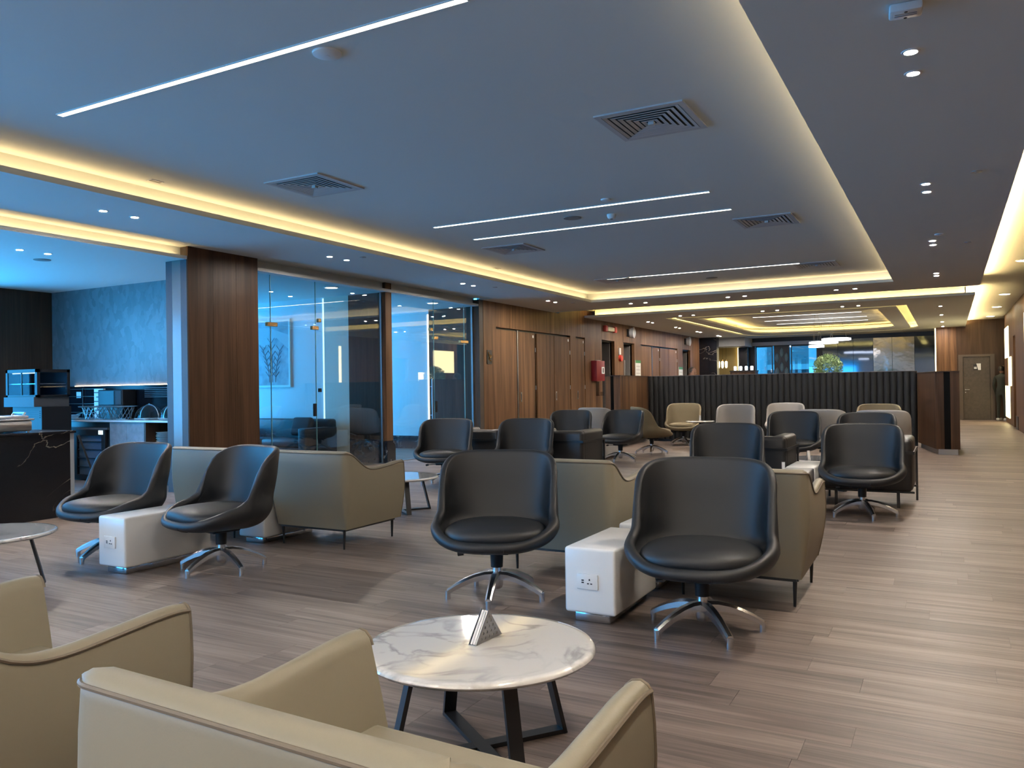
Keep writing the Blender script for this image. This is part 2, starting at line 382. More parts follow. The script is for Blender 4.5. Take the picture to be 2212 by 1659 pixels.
# ---- outer wall with windows on the daylight side
ow = MB(); ys = [YB] + [v for w in WIN for v in w] + [14.6]
for i in range(0, len(ys), 2): ow.box(XE - .2, XE, ys[i], ys[i + 1], 0, LOWC)
for a_, b_ in WIN: ow.box(XE - .2, XE, a_, b_, 0, .35); ow.box(XE - .2, XE, a_, b_, 2.85, LOWC)
wl = S('wall_outer', ow, WHITE)
MB().box(XE, XE + .02, 7.0, 8.25, 0, LOWC).build('timber_panel', WALNUT_D, wl)
for i, (a_, b_) in enumerate(WIN):
    w = empty(f'window_{i + 1}', (XE - .1, 0, 0), kind='structure')
    m = MB(); t = .05
    m.box(-.04, .04, a_, b_, .35, .35 + t); m.box(-.04, .04, a_, b_, 2.85 - t, 2.85); m.box(-.04, .04, a_, a_ + t, .35 + t, 2.85 - t); m.box(-.04, .04, b_ - t, b_, .35 + t, 2.85 - t)
    m.box(-.03, .03, (a_ + b_) / 2 - .025, (a_ + b_) / 2 + .025, .4, 2.8); m.build('window_frame', BLACK, w)
    for k in (0, 1):
        y0 = a_ + t if k == 0 else (a_ + b_) / 2 + .025; y1 = (a_ + b_) / 2 - .025 if k == 0 else b_ - t
        MB().box(-.004, .004, y0, y1, .4, 2.8).build('pane', glass('window_glass', (.97, .98, 1), 1), w)
# ---- walls round the pantry and the glass rooms
S('wall_pantry', MB().box(XE, -9.03, 8.25, 8.4, 0, LOWC), PLASTER)
colm = empty('column', (0, 0, 0), kind='structure')
MB().box(-9.02, -8.66, 7.13, 8.31, 0, SOF + .03).build('core', GREYWOOD, colm)
for k in range(3):
    MB().box(-8.66, -8.63, 7.12 + k * .4 + .002, 7.12 + (k + 1) * .4 - .002, 0, SOF + .03).build('panel', WALNUT_C, colm)
BLUEMETAL = mat('grey_metal_cladding', (.06, .065, .072), .4, spec=.12)
for a_, b_, m in ((-9.03, -8.91, BLUEMETAL), (-8.91, -8.745, mat('pale_strip', (.13, .125, .115), .2)), (-8.745, -8.63, BLUEMETAL)):
    MB().box(a_ + .001, b_ - .001, 7.10, 7.13, 0, LOWC - .005).build('cladding_strip', m, colm)
w = S('wall_room_divider', MB().box(XE, -8.86, 11.42, 11.55, 0, LOWC), WALL_W)
MB().box(-9.58, -8.86, 11.405, 11.42, .42, LOWC).build('timber_panel', WALNUT_D, w)
MB().box(-9.58, -8.86, 11.40, 11.42, 0, .42).build('skirting', NEROG, w)
MB().box(-10.16, -9.58, 11.405, 11.42, 0, LOWC).build('cream_reflection', mat('cream_reflection', (.80, .74, .62), .5), w)  # cream colour stands in for a reflection in the glass door
MB().box(-10.19, -10.165, 11.40, 11.42, .05, LOWC - .02).build('led_strip', emit('cool_led', (.45, .75, 1.0), 1.6), w)
MB().box(XE, -10.2, 11.40, 11.42, 0, .28).build('skirting', NEROG, w)
w = S('wall_room_end', MB().box(XE, -8.66, 14.5, 14.62, 0, LOWC), WALL_W)
MB().box(-9.93, -8.95, 14.485, 14.5, .28, LOWC).build('timber_panel', GREYWOOD, w)
MB().box(XE, -8.95, 14.48, 14.5, 0, .28).build('skirting', NEROG, w)
MB().box(-9.965, -9.935, 14.475, 14.5, .28, LOWC - .1).build('led_strip', emit('warm_edge_led', (1, .9, .7), 2.), w)
MB().box(-8.95, -8.635, 14.46, 14.62, 0, SOF).build('jamb', GREYWOOD, w)
pil = empty('pillar', (0, 0, 0), kind='structure')
MB().box(-8.86, -8.72, 11.38, 11.56, .4, SOF + .03).build('shaft', WALNUT, pil)
MB().box(-8.88, -8.70, 11.36, 11.60, 0, .4).build('base', NEROG, pil)
# ---- glass fronts (frameless panes, patch fittings, pull handles)
gx0, gx1 = -8.806, -8.794
def glass_front(n, panes, extra, trackspan):
    w = empty(f'window_{n}', (0, 0, 0), kind='structure')
    for y0, y1, z0, z1 in panes: MB().box(gx0, gx1, y0 + .003, y1 - .003, z0, z1).build('pane', GLASS, w)
    MB().box(-8.83, -8.77, *trackspan, 0, .012).build('track', STEEL, w)
    for nm, b, m in extra: b.build(nm, m, w)
def patch(y, z, dy=.16, dz=.06): return ('patch_fitting', MB().rbox(-8.83, -8.77, y - dy / 2, y + dy / 2, z - dz / 2, z + dz / 2, .006, 1), GOLD)
TOPZ = SOF + .025
glass_front(11, [(8.34, 8.72, .012, TOPZ), (8.72, 9.68, .012, 2.29), (8.72, 9.68, 2.30, TOPZ), (9.68, 11.37, .012, TOPZ)],
    [patch(8.74, 2.295, .2), patch(9.66, 2.295, .14), ('lock', MB().rbox(-8.82, -8.78, 9.62, 9.67, .9, 1.1, .004, 1), BLACKP), ('lock', MB().rbox(-8.82, -8.78, 9.74, 9.79, 1.28, 1.34, .004, 1), BLACKP),
     patch(9.76, 2.42, .06, .06), ('edge', MB().box(-8.808, -8.792, 9.677, 9.683, .012, TOPZ), GEDGE), ('edge', MB().box(-8.808, -8.792, 8.717, 8.723, .012, TOPZ), GEDGE), ('edge_channel', MB().box(-8.815, -8.785, 11.34, 11.37, .012, TOPZ), STEEL)], (8.32, 11.37))
glass_front(12, [(11.57, 13.0, .012, TOPZ), (13.0, 14.12, .012, 2.27), (13.0, 14.12, 2.28, TOPZ), (14.12, 14.42, .012, TOPZ)],
    [patch(13.05, 2.3, .14), patch(12.9, 2.46, .08), patch(14.1, 2.27, .3), ('edge', MB().box(-8.808, -8.792, 12.997, 13.003, .012, TOPZ), GEDGE), ('edge', MB().box(-8.808, -8.792, 14.115, 14.125, .012, TOPZ), GEDGE), ('edge_channel', MB().box(-8.82, -8.78, 14.42, 14.46, .012, TOPZ), STEEL),
     ('lock', MB().rbox(-8.82, -8.78, 13.02, 13.08, .85, 1.07, .004, 1), BLACKP),
     ('pull_handle', MB().cyl((-8.75, 12.86, .65), (-8.75, 12.86, 1.5), .012, n=12).cyl((-8.75, 12.86, .8), (-8.80, 12.86, .8), .008, n=8).cyl((-8.75, 12.86, 1.35), (-8.80, 12.86, 1.35), .008, n=8), STEEL)], (11.57, 14.46))
# ---- timber wall with flush doors, open doorways and header panels
tw = empty('wall_timber', (0, 0, 0), kind='structure')
DZ = 2.635
segs = [(14.62, 15.17), (19.06, 19.42), (20.02, 21.22), (22.2, 22.96), (23.9, 24.5), (28.45, 29.12), (30.1, 31.36)]
for a_, b_ in segs: MB().box(-8.72, XWALL, a_ + .001, b_ - .001, 0, DZ).build('panel', WALNUT, tw)
for a_, b_ in ((14.62, 15.8), (15.8, 17.1), (17.1, 18.4), (18.4, 19.7), (19.7, 21.2), (21.2, 22.9), (22.9, 24.5), (24.5, 26.4), (26.4, 28.4), (28.4, 29.9), (29.9, 31.36)):
    MB().box(-8.72, XWALL, a_ + .003, b_ - .003, DZ, UP if a_ > 17.5 and b_ < 21.3 else SOF).build('panel', WALNUT, tw)
bk = MB()
for a_, b_ in ((14.62, 21.22), (22.2, 22.96), (23.9, 29.12), (30.1, 31.36)): bk.box(-8.78, -8.72, a_, b_, 0, DZ)
bk.box(-8.78, -8.72, 14.62, 31.36, DZ, UP); bk.build('backing', BLACK, tw)
def flush_door(n, leaves, hinge_at, handle_at, m=WALNUT):
    d = empty(f'door_{n}', (0, 0, 0), kind='structure')
    for y0, y1 in leaves: MB().box(-8.69, XWALL - .012, y0 + .016, y1 - .016, .01, DZ - .045).build('leaf', m, d)
    for y in hinge_at:
        for z in (.5, 1.3, 2.2): MB().cyl((XWALL - .008, y, z - .05), (XWALL - .008, y, z + .05), .01, n=8).build('hinge', STEEL, d)
    for y in handle_at:
        MB().box(XWALL - .014, XWALL - .006, y - .03, y + .03, .98, 1.2).build('handle', STEEL, d)
        MB().box(XWALL - .016, XWALL - .003, y - .012, y + .012, 1.02, 1.16).build('handle_recess', BLACK, d)
    return d
d = flush_door(1, [(15.17, 16.14), (16.2, 17.05), (17.14, 18.1), (18.1, 19.06)], (17.06, 19.04), (16.32, 18.2))
MB().box(-8.68, XWALL - .005, 16.145, 16.185, .01, DZ - .02).build('edge_strip', STEEL, d)
for y in (16.95, 18.95): MB().box(XWALL - .013, XWALL - .008, y - .03, y + .03, 2.48, 2.54).build('door_plate', WHITE, d)
d = flush_door(2, [(19.42, 20.02)], (20.0,), (19.52,))
MB().box(XWALL - .013, XWALL - .008, 19.9, 19.95, 2.48, 2.54).build('door_plate', WHITE, d)
d = flush_door(3, [(24.5, 25.6), (25.66, 26.4), (26.46, 27.45), (27.45, 28.45)], (26.43, 28.42), ())
MB().box(-8.68, XWALL - .005, 25.61, 25.65, .01, DZ - .02).build('edge_strip', STEEL, d)
for y in (26.3, 28.3): MB().box(XWALL - .013, XWALL - .008, y - .04, y + .04, 2.48, 2.54).build('door_plate', WHITE, d)
GREYD = mat('grey_door_paint', (.16, .155, .15), .5)
for n, (a_, b_) in enumerate(((21.22, 22.2), (22.96, 23.9), (29.12, 30.1))):
    d = empty(f'door_{n + 4}', (0, 0, 0), kind='structure')
    MB().box(-9.7, -8.72, b_, b_ + .06, 0, DZ).build('reveal', WALNUT_D, d); MB().box(-9.7, -8.72, a_ - .06, a_, 0, DZ).build('reveal', WALNUT_D, d)
    MB().box(-9.7, -8.72, a_ - .06, b_ + .06, DZ - .04, DZ).build('head', BLACK, d)
    MB().box(-9.72, -9.68, a_, b_, 0, DZ - .04).build('back_panel', WALNUT_D, d)
    MB().box(-9.2, -8.76, b_ - .07, b_ - .02, .01, DZ - .06).build('leaf', GREYD, d)
    MB().cyl((-8.66, a_ + .5, 1.0), (-8.56, a_ + .5, 1.0), .012, n=10).build('handle', STEEL, d) if n == 0 else None
MB().rbox(-8.70, -8.62, 22.97, 23.05, 1.45, 2.1, .005, 1).build('door_closer', GREYD, bpy.data.objects['door_5'])

# ---- far end
fw = S('wall_far', MB().box(-8.63, -6.9, 33.4, 33.5, 0, SOF).box(-4.5, -.3, 33.4, 33.5, 0, SOF).box(-6.9, -4.5, 33.4, 33.5, 0, .9).box(-6.9, -4.5, 33.4, 33.5, 2.84, SOF), mat('dark_wall', (.02, .02, .022), .4))
S('wall_marble_pier', MB().box(-8.63, -7.94, 31.36, 31.7, 0, SOF), NERO)
nic = S('wall_niche', MB().box(-8.63, -7.5, 33.2, 33.38, 0, 2.85), mat('gold_fabric_wall', (.26, .19, .07), .6))
MB().box(-7.53, -7.48, 33.1, 33.2, .5, 2.8).build('led_strip', E_GLOW, nic)
S('wall_niche_pier', MB().box(-7.46, -7.1, 32.9, 33.38, 0, 2.8), NERO)
S('wall_bulkhead', MB().box(-8.6, -7.0, 32.0, 33.38, 2.82, SOF), mat('bulkhead_grey', (.35, .36, .38), .6))
S('trim_1', MB().box(-7.0, -4.4, 33.25, 33.38, 2.86, 3.0), mat('steel_lintel', (.3, .3, .31), .35, .6))
for n, (a_, b_) in enumerate(((-6.88, -6.2), (-6.15, -5.55), (-5.5, -4.5))):
    w = empty(f'window_{21 + n}', (0, 0, 0), kind='structure')
    m = MB(); t = .04
    m.box(a_, a_ + t, 33.38, 33.46, .9, 2.84); m.box(b_ - t, b_, 33.38, 33.46, .9, 2.84); m.box(a_ + t, b_ - t, 33.38, 33.46, .9, .94); m.box(a_ + t, b_ - t, 33.38, 33.46, 2.8, 2.84)
    m.build('window_frame', BLACK, w)
    MB().box(a_ + t, b_ - t, 33.41, 33.42, .94, 2.8).build('pane', GLASS, w)
    if n == 1:
        MB().box(a_ + t, b_ - t, 33.36, 33.375, .94, 2.8).build('screen', mat('patterned_screen', (.01, .015, .03), .3), w)
        for k in range(9):
            zz = 1.1 + (k // 3) * .58 + (.2 if k % 3 == 1 else 0); xx = a_ + .12 + (k % 3) * .18
            MB().lathe([(.004, -.20), (.06, -.12), (.075, 0), (.06, .12), (.004, .20)], 12).build('screen_petal', mat('screen_petal', (.10, .2, .32), .35), w).location = (xx, 33.35, zz + .1)
# daylit hall seen through those windows
hall = S('exterior_hall', MB().box(-14, 2, 47.9, 48.1, -1, 9), mat('hall_wall', (.03, .038, .042), .6))
MB().box(-14, 2, 34.6, 48, -.3, -.1).build('hall_floor', mat('hall_floor', (.03, .03, .03), .5), hall)
for z in (2.1, 4.6): MB().box(-14, 2, 46.5, 47.9, z, z + .3).build('gallery_edge', mat('hall_white', (.10, .10, .10), .6), hall)
for x in (-12, -8.6, -5.9): MB().cyl((x, 43, -.1), (x, 43, 8.5), .32, n=20).build('hall_column', mat('hall_white', (.10, .10, .10), .6), hall, True)
for k in range(9): MB().cyl((-11 + k * .95, 42 + (k % 3), 3.2 + (k % 2) * .35), (-11 + k * .95, 42 + (k % 3), 3.26 + (k % 2) * .35), .16, n=14).build('hall_lamp', emit('hall_lamp', (.9, .95, 1), 6), hall)
# mirror glass screens right of the windows
mg = mat('smoked_mirror', (.10, .12, .15), .05, 1.0); mg2 = mat('steel_mirror', (.42, .40, .37), .10, 1.0, bump=.35, bscale=1.6, bdist=.03)
ms = S('wall_mirror', MB().box(-4.3, -.42, 33.3, 33.38, 0, .9), mat('dark_wall', (.02, .02, .022), .4))
for a_, b_, m in ((-4.3, -3.75, mg), (-3.74, -3.2, mg), (-3.19, -2.5, mg), (-2.49, -1.85, mg2), (-1.84, -1.1, mg2), (-1.09, -.42, mg)):
    MB().box(a_, b_, 33.26, 33.3, .9, 3.0).build('mirror_panel', m, ms)
# timber pier, corridor end wall with door
pr = S('wall_pier', MB().box(-.36, .25, 31.3, 33.4, 0, SOF), WALNUT)
MB().box(-.40, -.365, 31.32, 31.36, .3, SOF - .02).build('led_strip', E_GLOW, pr)
cw = S('wall_corridor_end', MB().box(.25, .36, 31.3, 31.4, 0, UP).box(1.3, 2.6, 31.3, 31.4, 0, UP).box(.36, 1.3, 31.3, 31.4, 2.2, UP), WALNUT_D)
d = empty('door_7', (0, 0, 0), kind='structure')
MB().box(.3, 1.36, 31.4, 31.44, 0, 2.3).build('back_panel', BLACK, d)  # black panel added to stop sky light leaking round the door
MB().box(.44, 1.22, 31.31, 31.36, .01, 2.12).build('leaf', mat('door_veneer', (.055, .042, .033), .42, noise=.2, nscale=14), d)
m = MB(); m.box(.30, .43, 31.27, 31.31, 0, 2.21); m.box(1.23, 1.36, 31.27, 31.31, 0, 2.21); m.box(.43, 1.23, 31.27, 31.31, 2.13, 2.21); m.build('door_frame', mat('door_frame_veneer', (.075, .055, .042), .42), d)
MB().cyl((.50, 31.31, 1.02), (.50, 31.25, 1.02), .022, n=12).cyl((.50, 31.26, 1.02), (.62, 31.26, 1.02), .01, n=8).build('handle', STEEL, d, True)
MB().cyl((.50, 31.31, .93), (.50, 31.295, .93), .018, n=12).build('keyhole', STEEL, d)
# aisle wall with glowing vertical panels
aw = S('wall_aisle', MB().box(XW, XW + .15, YB, 25.6, 0, UP).box(XW, XW + .15, 26.5, 30.2, 0, UP).box(XW, XW + .15, 25.6, 26.5, 2.55, UP), WALNUT)
MB().box(XW + .15, XW + .2, 25.5, 26.6, 0, 2.6).build('recess_back', BLACK, aw)
for y0, y1, z0, z1 in ((28.0, 29.9, .18, 1.15), (27.2, 28.3, 1.15, 2.0), (28.3, 29.9, 2.0, 2.95), (22.3, 22.42, .3, 2.9)):
    MB().box(XW - .02, XW - .001, y0, y1, z0, z1).build('light_panel', E_GLOW, aw)
MB().box(XW - .03, XW - .001, 28.3, 29.9, 1.15, 2.0).build('timber_panel', WALNUT, aw)
MB().box(XW - .015, XW - .001, 24.9, 25.6, 0, .35).build('skirting', BLACK, aw)
bw = MB(); xs = [XE] + [v for w in BWIN for v in w] + [3.2]
for i in range(0, len(xs), 2): bw.box(xs[i], xs[i + 1], YB - .15, YB, 0, UP)
for a_, b_ in BWIN: bw.box(a_, b_, YB - .15, YB, 0, .35); bw.box(a_, b_, YB - .15, YB, 2.85, UP)
S('wall_back', bw, WHITE)
S('wall_bounce_fill', MB().box(-6.2, 1.6, -2.75, -2.6, 0, UP).box(-6.2, -6.05, YB, -2.75, 0, UP), WALL_W)  # unseen white wall added to bounce neutral light into the seating
for i, (a_, b_) in enumerate(BWIN):
    w = empty(f'window_{31 + i}', (0, YB - .1, 0), kind='structure'); m = MB(); t = .05
    m.box(a_, b_, -.04, .04, .35, .35 + t); m.box(a_, b_, -.04, .04, 2.85 - t, 2.85); m.box(a_, a_ + t, -.04, .04, .35 + t, 2.85 - t); m.box(b_ - t, b_, -.04, .04, .35 + t, 2.85 - t); m.build('window_frame', BLACK, w)
    MB().box(a_ + t, b_ - t, -.004, .004, .35 + t, 2.85 - t).build('pane', glass('window_glass', (.97, .98, 1), 1), w)
S('wall_side_passage', MB().box(2.6, 2.7, 30.0, 31.4, 0, UP).box(1.75, 2.6, 30.05, 30.2, 0, UP), WALNUT_D)  # unseen walls added to keep sky light from leaking in
S('wall_end_return', MB().box(-8.75, -8.63, 31.7, 33.5, 0, UP), NERO)

# ================================================================== FURNITURE
def lerp_tab(tab, x):
    if x <= tab[0][0]: return tab[0][1]
    for (a, va), (b, vb) in zip(tab, tab[1:]):
        if x <= b:
            t = (x - a) / (b - a); t = t * t * (3 - 2 * t) if False else t
            return va + (vb - va) * t
    return tab[-1][1]
# ---- swivel bucket chair, faces -Y
def make_swivel():
    root = thing('swivel_chair', 'x', 'chair')
    NP, NT = 72, 22
    A, BF, BB, EX = .395, .385, .325, 2.5
    ZB = .30
    rim = [(-.42, .36), (-.36, .368), (-.30, .390), (-.22, .424), (-.14, .452), (-.06, .480), (.0, .515), (.028, .565), (.05, .635), (.072, .705), (.098, .757), (.135, .797), (.18, .826), (.24, .85), (.30, .864), (.34, .868)]
    sm = lambda y: sum(lerp_tab(rim, y + d) for d in (-.02, -.01, 0, .01, .02)) / 5
    rows = [[None] * NP for _ in range(NT)]
    for i in range(NP):
        ph = 2 * pi * i / NP; s_, c_ = sin(ph), cos(ph)
        EX = 2.4 if c_ > 0 else 3.1; px_ = A * abs(s_) ** (2 / EX) * (1 if s_ >= 0 else -1); b = BF if c_ > 0 else BB
        py_ = -b * abs(c_) ** (2 / EX) * (1 if c_ >= 0 else -1)
        zr = sm(py_); n = 2.3 + 1.9 * min(1, max(0, (zr - .40) / .4))
        for j in range(NT):
            t = (j + .35) / (NT - .65) * pi / 2
            r = sin(t) ** (2 / n); h = 1 - cos(t) ** (2 / n) if t < pi / 2 - 1e-6 else 1
            z = ZB + (zr - ZB) * h
            k = max(0, (z - .52) / .35); arm = math.exp(-((z - .45) / .07) ** 2)
            x = px_ * r * (1 - .065 * min(1, max(0, (z - .45) / .09)) + .045 * max(0, min(1, (z - .56) / .2)) - .02 * max(0, (z - .72) / .14) + .022 * arm); y = py_ * r + .045 * k
            rows[j][i] = Vector((x, y, z))
    TH = .044
    def nrm(j, i):
        a = rows[min(j + 1, NT - 1)][i] - rows[max(j - 1, 0)][i]; b = rows[j][(i + 1) % NP] - rows[j][i - 1]
        n = b.cross(a); return n.normalized() if n.length > 1e-9 else Vector((0, 0, 1))
    n00 = nrm(NT - 1, 0)
    sgn = 1
    if nrm(NT - 2, NP // 2).y < 0: sgn = -1            # outward at the back must be +Y
    inner = [[rows[j][i] - nrm(j, i) * (sgn * (TH + .016 * max(0, min(1, (.62 - rows[-1][i].z) / .15)) * (j / NT))) for i in range(NP)] for j in range(NT)]
    rimr = []
    for k in range(1, 6):
        a = pi * k / 6; row = []
        for i in range(NP):
            o_, p_ = rows[-1][i], inner[-1][i]; c = (o_ + p_) / 2; d = (o_ - p_) / 2
            up = (rows[-1][i] - rows[-2][i]).normalized()
            row.append(c + d * cos(a) + up * (d.length * sin(a)))
        rimr.append(row)
    allrows = rows + rimr + inner[::-1]
    # part below the cushion inside the shell closes at the pole
    mb = MB().grid(allrows, True, True, True); sh = mb.build('shell', LEATHER, root, True)
    # seam at the front of the shell
    MB().tube([rows[j][2] + nrm(j, 2) * (sgn * .001) for j in range(11, NT)], .0022, 5).build('seam', BLACK, sh)
    # seat cushion
    NC, MC = 40, 12; cr = []
    for j in range(MC + 1):
        t = -pi / 2 + pi * j / MC; row = []
        rr = max(.02, cos(t)) ** .55; zz = .060 * (abs(sin(t)) ** .8) * (1 if t > 0 else -1)
        for i in range(NC):
            ph = 2 * pi * i / NC; s_, c_ = sin(ph), cos(ph); b = .325 if c_ > 0 else .25
            x = .312 * abs(s_) ** (2 / 2.8) * (1 if s_ >= 0 else -1) * rr; y = -b * abs(c_) ** (2 / 2.8) * (1 if c_ >= 0 else -1) * rr - .025
            row.append(Vector((x, y, .413 + zz + .012 * (1 - (x / .3) ** 2) * (zz > 0) + .02 * (y + .1) * -.2)))
        cr.append(row)
    MB().grid(cr, True, True, True).build('seat', LEATHER2, root, True)
    # mechanism, column, star base
    mech = MB().rbox(-.09, .09, -.11, .11, .278, .306, .008, 1).build('mechanism', BLACKP, root)
    MB().tube([(-.02, -.03, .285), (-.14, -.06, .282), (-.20, -.06, .28)], .005, 6).cyl((-.20, -.06, .28), (-.235, -.06, .274), .014, n=10).build('lever', BLACKP, mech)
    MB().cyl((0, 0, .185), (0, 0, .285), .038, .042, 18).build('gas_cover', BLACKP, root, True)
    base = MB().lathe([(.022, .05), (.03, .055), (.038, .075), (.038, .15), (.028, .158), (.026, .19)], 20).build('star_base', CHROME, root, True)
    path = [(.02, .135), (.08, .135), (.14, .124), (.20, .104), (.26, .077), (.315, .046)]
    for k in range(5):
        a = 2 * pi * k / 5; d = Vector((sin(a), -cos(a), 0)); sd = Vector((cos(a), sin(a), 0)); lr = []
        for r, z in path:
            hw = .029 - .010 * r / .315; hh = .026 - .009 * r / .315; c = d * r + Vector((0, 0, z))
            lr.append([c + sd * hw - Vector((0, 0, hh)), c + sd * hw + Vector((0, 0, hh * .4)), c + sd * hw * .5 + Vector((0, 0, hh)), c - sd * hw * .5 + Vector((0, 0, hh)), c - sd * hw + Vector((0, 0, hh * .4)), c - sd * hw - Vector((0, 0, hh))])
        e = d * .308; MB().grid(lr, True, True, True).cyl(e, e + Vector((0, 0, .052)), .0165, n=12).build('leg', CHROME, base, True)
    return root
sw = make_swivel(); used = []
CH = 'black leather bucket swivel chair'
blacks = [
 ((-1.165, 4.22), 8, 'large black bucket swivel chair beside the white box with the socket, nearest the marble table'),
 ((-2.50, 4.36), 22, 'black bucket swivel chair with its back to a taupe armchair, behind the front marble table'),
 ((-4.72, 4.16), -12, 'black bucket swivel chair seen in profile in front of the long white socket box'),
 ((-5.88, 4.12), 4, 'black bucket swivel chair half hidden behind the long white socket box, near the pantry island'),
 ((-6.02, 9.10), 18, 'black bucket swivel chair standing before the glass room with the glowing wall edge'),
 ((-4.90, 9.30), 14, 'black bucket swivel chair in front of the black box armchair facing the timber doors'),
 ((-2.05, 8.42), 10, 'black bucket swivel chair peeking over the nearest black swivel chair, before a box armchair'),
 ((-.76, 8.54), 2, 'black bucket swivel chair by the aisle in front of a black box armchair'),
 ((-5.90, 12.95), 14, 'small distant black swivel chair beside the grey fabric chair by the timber doors'),
 ((-5.03, 13.15), -4, 'distant black swivel chair with its base visible, backing onto an olive fabric chair'),
 ((-2.03, 12.40), 4, 'distant black swivel chair behind the marble table, in front of a grey fabric chair'),
 ((-1.0, 11.85), 0, 'distant black swivel chair directly behind the aisle chair, in front of grey and olive chairs'),
]
BASE = {0: 309.8, 1: 290, 2: 272, 7: 293}
def spin(o, ang):
    for ch in o.children:
        if ch.name.startswith('star_base'): ch.rotation_euler.z = ang
for k, ((x, y), a, lab) in enumerate(blacks):
    o = place(sw, used, (x, y, 0), radians(a), lab, 'black leather swivel chairs'); spin(o, radians(BASE.get(k, 280 + 23 * k) + 90 - a))
swf = copy_tree(sw); remat(swf, {'black_leather': FAB_G, 'black_leather_seat': FAB_G}); usedg = []
swo = copy_tree(sw); remat(swo, {'black_leather': FAB_O, 'black_leather_seat': FAB_O}); usedo = []
greys = [((-5.93, 14.45), 172, 'light grey fabric swivel chair seen from behind near the timber doors'), ((-3.76, 16.2), 6, 'light grey fabric swivel chair beside the small round table before the padded screen'),
 ((-2.98, 17.25), 4, 'light grey fabric swivel chair standing closest against the middle of the padded screen'), ((-1.72, 13.35), 176, 'light grey fabric swivel chair back to back with a distant black chair'),
 ((-.86, 13.0), 180, 'light grey fabric swivel chair peeking out behind the chairs next to the aisle')]
for (x, y), a, lab in greys: place(swf, usedg, (x, y, 0), radians(a), lab, 'grey fabric swivel chairs', (1, 1, 1.02))
olives = [((-5.02, 14.8), 128, 'olive fabric swivel chair turned away, showing its rounded back and dark base'), ((-5.13, 17.25), 8, 'olive fabric swivel chair facing forward before the padded charcoal screen'),
 ((-1.13, 16.1), 4, 'olive fabric swivel chair of which only the top shows beside the timber screen end')]
for (x, y), a, lab in olives: place(swo, usedo, (x, y, 0), radians(a), lab, 'olive fabric swivel chairs', (1, 1, 1.02))

# ---- taupe armchair, back at y=0, faces +Y
def make_armchair():
    root = thing('armchair', 'x', 'armchair')
    HW, DEP = .42, .79
    # plan path from the left arm tip round the back to the right arm tip
    pth = []
    def seg(p, q, n):
        for i in range(n): t = i / n; pth.append((p[0] + (q[0] - p[0]) * t, p[1] + (q[1] - p[1]) * t))
    rc = .055
    seg((-HW + .012, DEP), (-HW, rc), 26)
    for i in range(6): a = pi + (pi / 2) * i / 6; pth.append((-HW + rc + rc * cos(a), rc + rc * sin(a)))
    seg((-HW + rc, 0), (HW - rc, 0), 22)
    for i in range(6): a = 1.5 * pi + (pi / 2) * i / 6; pth.append((HW - rc + rc * cos(a), rc + rc * sin(a)))
    seg((HW, rc), (HW - .012, DEP), 26); pth.append((HW - .012, DEP))
    ztab = [(-.1, .785), (.0, .785), (.05, .782), (.10, .762), (.16, .72), (.22, .675), (.28, .645), (.34, .632), (.42, .63), (.55, .642), (.70, .658), (.77, .66), (.80, .655), (.83, .64)]
    rows = []; n = len(pth); topline = []
    for i, (x, y) in enumerate(pth):
        a = Vector(pth[max(0, i - 1)]); b = Vector(pth[min(n - 1, i + 1)]); d = (b - a).normalized(); no = Vector((d.y, -d.x))   # outward (path runs anticlockwise seen from above: left, back, right)
        p = Vector((x, y))
        zt = sum(lerp_tab(ztab, y + e) for e in (-.03, -.015, 0, .015, .03)) / 5
        th = .10 if y < .1 else .062; thb = .15 if y < .1 else .135
        bulge = lambda f: -.045 * (1 - f) ** 1.6 + .018 * sin(pi * f)
        row = []
        for f in (0, .12, .25, .4, .55, .7, .85, .96, 1.0):
            q = p + no * bulge(f); row.append(Vector((q.x, q.y, .165 + (zt - .165) * f)))
        topline.append(row[-1] + Vector((no.x, no.y, 0)) * .002)
        def inn(f, z, tb, ta):
            ax = abs(x) - ta * f if y > rc + 1e-6 else min(abs(x), HW - ta * f)
            row.append(Vector((math.copysign(ax, x), max(tb * f, y), z)))
        for f, dz in ((.12, .012), (.35, .020), (.65, .016), (.9, .0), (1.0, -.02)): inn(f, zt + dz, .10, .062)
        inn(1, .30 + (zt - .30) * .55, .122, .095); inn(1, .30, .15, .135); inn(1, .165, .15, .135)
        rows.append(row)
    m = len(rows[0]); mb = MB(); vs = [v for r in rows for v in r]; fs = []
    for i in range(n - 1):
        for k in range(m): fs.append((i * m + k, (i + 1) * m + k, (i + 1) * m + (k + 1) % m, i * m + (k + 1) % m))
    fs += [tuple(range(m)), tuple(range((n - 1) * m + m - 1, (n - 1) * m - 1, -1))]
    mb.add(vs, fs); bk = mb.build('back_and_arms', TAUPE, root, True)
    MB().tube(topline, .0055, 6).build('piping', PIPING, bk, True)
    for k in (0, n - 1):
        MB().tube([rows[k][j] + Vector((0, .003, 0)) for j in range(0, 9)] + [rows[k][j] + Vector((0, .003, 0)) for j in range(9, 14)], .0045, 6).build('piping', PIPING, bk, True)
    MB().rbox(-.325, .325, .09, .735, .17, .31, .02, 2).build('seat_base', TAUPE, root, True)
    MB().rbox(-.345, .345, .07, .775, .30, .435, .035, 4).build('seat_cushion', TAUPE, root, True)
    fr = MB(); x0, y0, y1 = .345, .06, .72
    for a, b in (((-x0, y0), (x0, y0)), ((x0, y0), (x0, y1)), ((x0, y1), (-x0, y1)), ((-x0, y1), (-x0, y0))): fr.bar((*a, .158), (*b, .158), .022, .018)
    fr.build('base_frame', BLACK, root)
    for x in (-x0 + .01, x0 - .01):
        for y in (y0 + .01, y1 - .01): MB().cyl((x, y, .155), (x * .99, y, 0), .013, .008, 10).build('leg', BLACK, root, True)
    return root
ac = make_armchair(); useda = []
